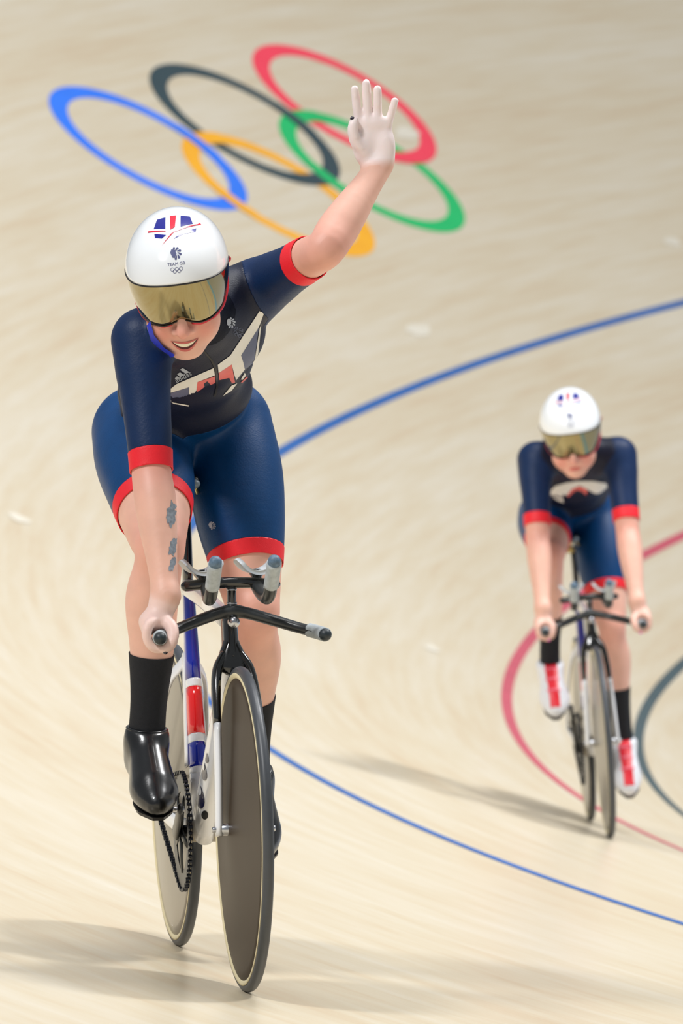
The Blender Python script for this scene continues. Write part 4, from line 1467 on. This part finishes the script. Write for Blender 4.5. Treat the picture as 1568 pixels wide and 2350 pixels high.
RED = [[(-0.0301, 1.2532), (0.0074, 1.265), (0.008, 1.251), (-0.002, 1.2466), (-0.0094, 1.2546), (-0.0169, 1.2497), (-0.0154, 1.2432), (-0.0237, 1.2367), (-0.0155, 1.2333), (-0.0215, 1.2186), (-0.0324, 1.2139), (-0.0338, 1.2303)],
       [(0.0149, 1.2714), (0.0434, 1.2891), (0.0503, 1.2504), (0.0437, 1.2485), (0.038, 1.2612), (0.0164, 1.2566)], [(0.0628, 1.2502), (0.0695, 1.2566), (0.0814, 1.268), (0.0813, 1.263), (0.0661, 1.2493)]]
STRIPES = [[(-0.0662, 1.28), (-0.0604, 1.2832), (-0.0456, 1.274), (-0.0547, 1.2713)], [(-0.0726, 1.2703), (-0.0663, 1.2743), (-0.0568, 1.2684), (-0.0664, 1.264)], [(-0.0772, 1.2618), (-0.0727, 1.2662), (-0.0665, 1.262), (-0.0765, 1.2592)]]
pw = mk('print_white', (232, 230, 222), .5, var=.02); pg = mk('print_grey', (92, 100, 128), .5); pr_ = mk('print_coral', (226, 104, 98), .5); ps = mk('print_silver', (176, 184, 196), .4)
for nm, polys, m, off in (('flag_band', WHITE, pw, .0012), ('flag_panel', GREY, pg, .0014), ('flag_cross', RED, pr_, .0014), ('maker_stripe', STRIPES, ps, .0012)):
    for q in polys:
        print_on(nm, [q], CH, surf1['top'], m, chest, off)
def placed(polys, cx, cy, ang):
    c, s = math.cos(ang), math.sin(ang)
    return [[(cx + x * c - y * s, cy + x * s + y * c) for x, y in p] for p in polys]
print_on('maker_name', placed(text_polys('adidas', .0150), -.0575, 1.2600, .46), CH, surf1['top'], ps, chest, .0012)
print_on('crest_print', placed(lion_crest(.021), .0414, 1.3761, -.25), CH, surf1['top'], ps, chest, .0012)
print_on('team_print', placed(text_polys('TEAM GB', .0080), .052, 1.3625, -.35), CH, surf1['top'], pg, chest, .0012)
print_on('rings_print', placed(five_rings(.0070), .0585, 1.3535, -.35), CH, surf1['top'], pg, chest, .0012)
ZIP = [(-0.0159, 1.3187), (0.0004, 1.2987), (0.0092, 1.2789), (0.012, 1.2427), (0.0059, 1.2215)]
print_on('zip', [[(x - .0022, z) for x, z in ZIP] + [(x + .0022, z) for x, z in ZIP[::-1]]], CH, surf1['top'], mk('zip_black', (12, 12, 16), .5), chest, .0022)
shorts1 = [o for o in p1.children if o.name.startswith('shorts')][0]
print_on('crest_print', lion_crest(.017, .0445, .9394), ((.3, 0, 0), (0, 1, 0), (0, 0, 1), V1), surf1['shorts'], ps, shorts1, .0012)
# tattoos on the right forearm
body1 = [o for o in p1.children if o.name.startswith('body')][0]
ink = mk('tattoo_ink', (132, 140, 150), .5, var=.25, scale=160)
rnd = random.Random(3)
for cx, cz, a, b in ((-.1235, .985, .010, .026), (-.1215, .915, .008, .017), (-.1235, .880, .006, .013)):
    poly = []
    for k in range(22):
        t = 2 * math.pi * k / 22
        r = 1 + .28 * rnd.uniform(-1, 1)
        poly.append((cx + a * r * math.cos(t) + .004 * math.sin(t), cz + b * r * math.sin(t)))
    print_on('tattoo', [poly], ((.87, 0, 0), (0, 1, 0), (0, 0, 1), V1), surf1['arm'], ink, body1, .0006, .006)
# chest flag of the far rider
V2 = (-0.9978, 0.0651, -0.01)
C2 = ((.62, 0, 0), (0, 1, 0), (0, 0, 1), V2)
chest2 = [o for o in p2.children if o.name.startswith('skinsuit_top')][0]
print_on('flag_band', [[(-0.0936, 1.2113), (-0.0706, 1.2308), (-0.0312, 1.2392), (0.0079, 1.2419), (0.0581, 1.2379), (0.1076, 1.2262), (0.1104, 1.2124), (0.065, 1.1792), (0.0403, 1.1618), (0.0371, 1.1698), (0.0624, 1.1949), (0.044, 1.208), (0.0144, 1.2259), (-0.0135, 1.2165), (-0.0347, 1.1949), (-0.0498, 1.2), (-0.0465, 1.1687), (-0.0671, 1.1782), (-0.0925, 1.1996)]], C2, surf2['top'], pw, chest2, .0015, .01)
print_on('flag_cross', [[(-0.0348, 1.193), (-0.0135, 1.2165), (0.0142, 1.224), (0.0403, 1.2102), (0.0348, 1.1894), (0.0206, 1.206), (0.0016, 1.2114), (-0.0148, 1.2011), (-0.0274, 1.1885)]], C2, surf2['top'], pr_, chest2, .0018, .01)
# royal blue collar edge showing beside the near rider's jaw
CL = [(-.128, 1.375), (-.121, 1.347), (-.101, 1.322), (-.078, 1.306)]
print_on('collar', [[(y - .003, z - .003) for y, z in CL] + [(y + .004, z + .006) for y, z in CL[::-1]]], CH, surf1['suit'], mk('collar_royal', (34, 52, 196), .55), chest, .003)
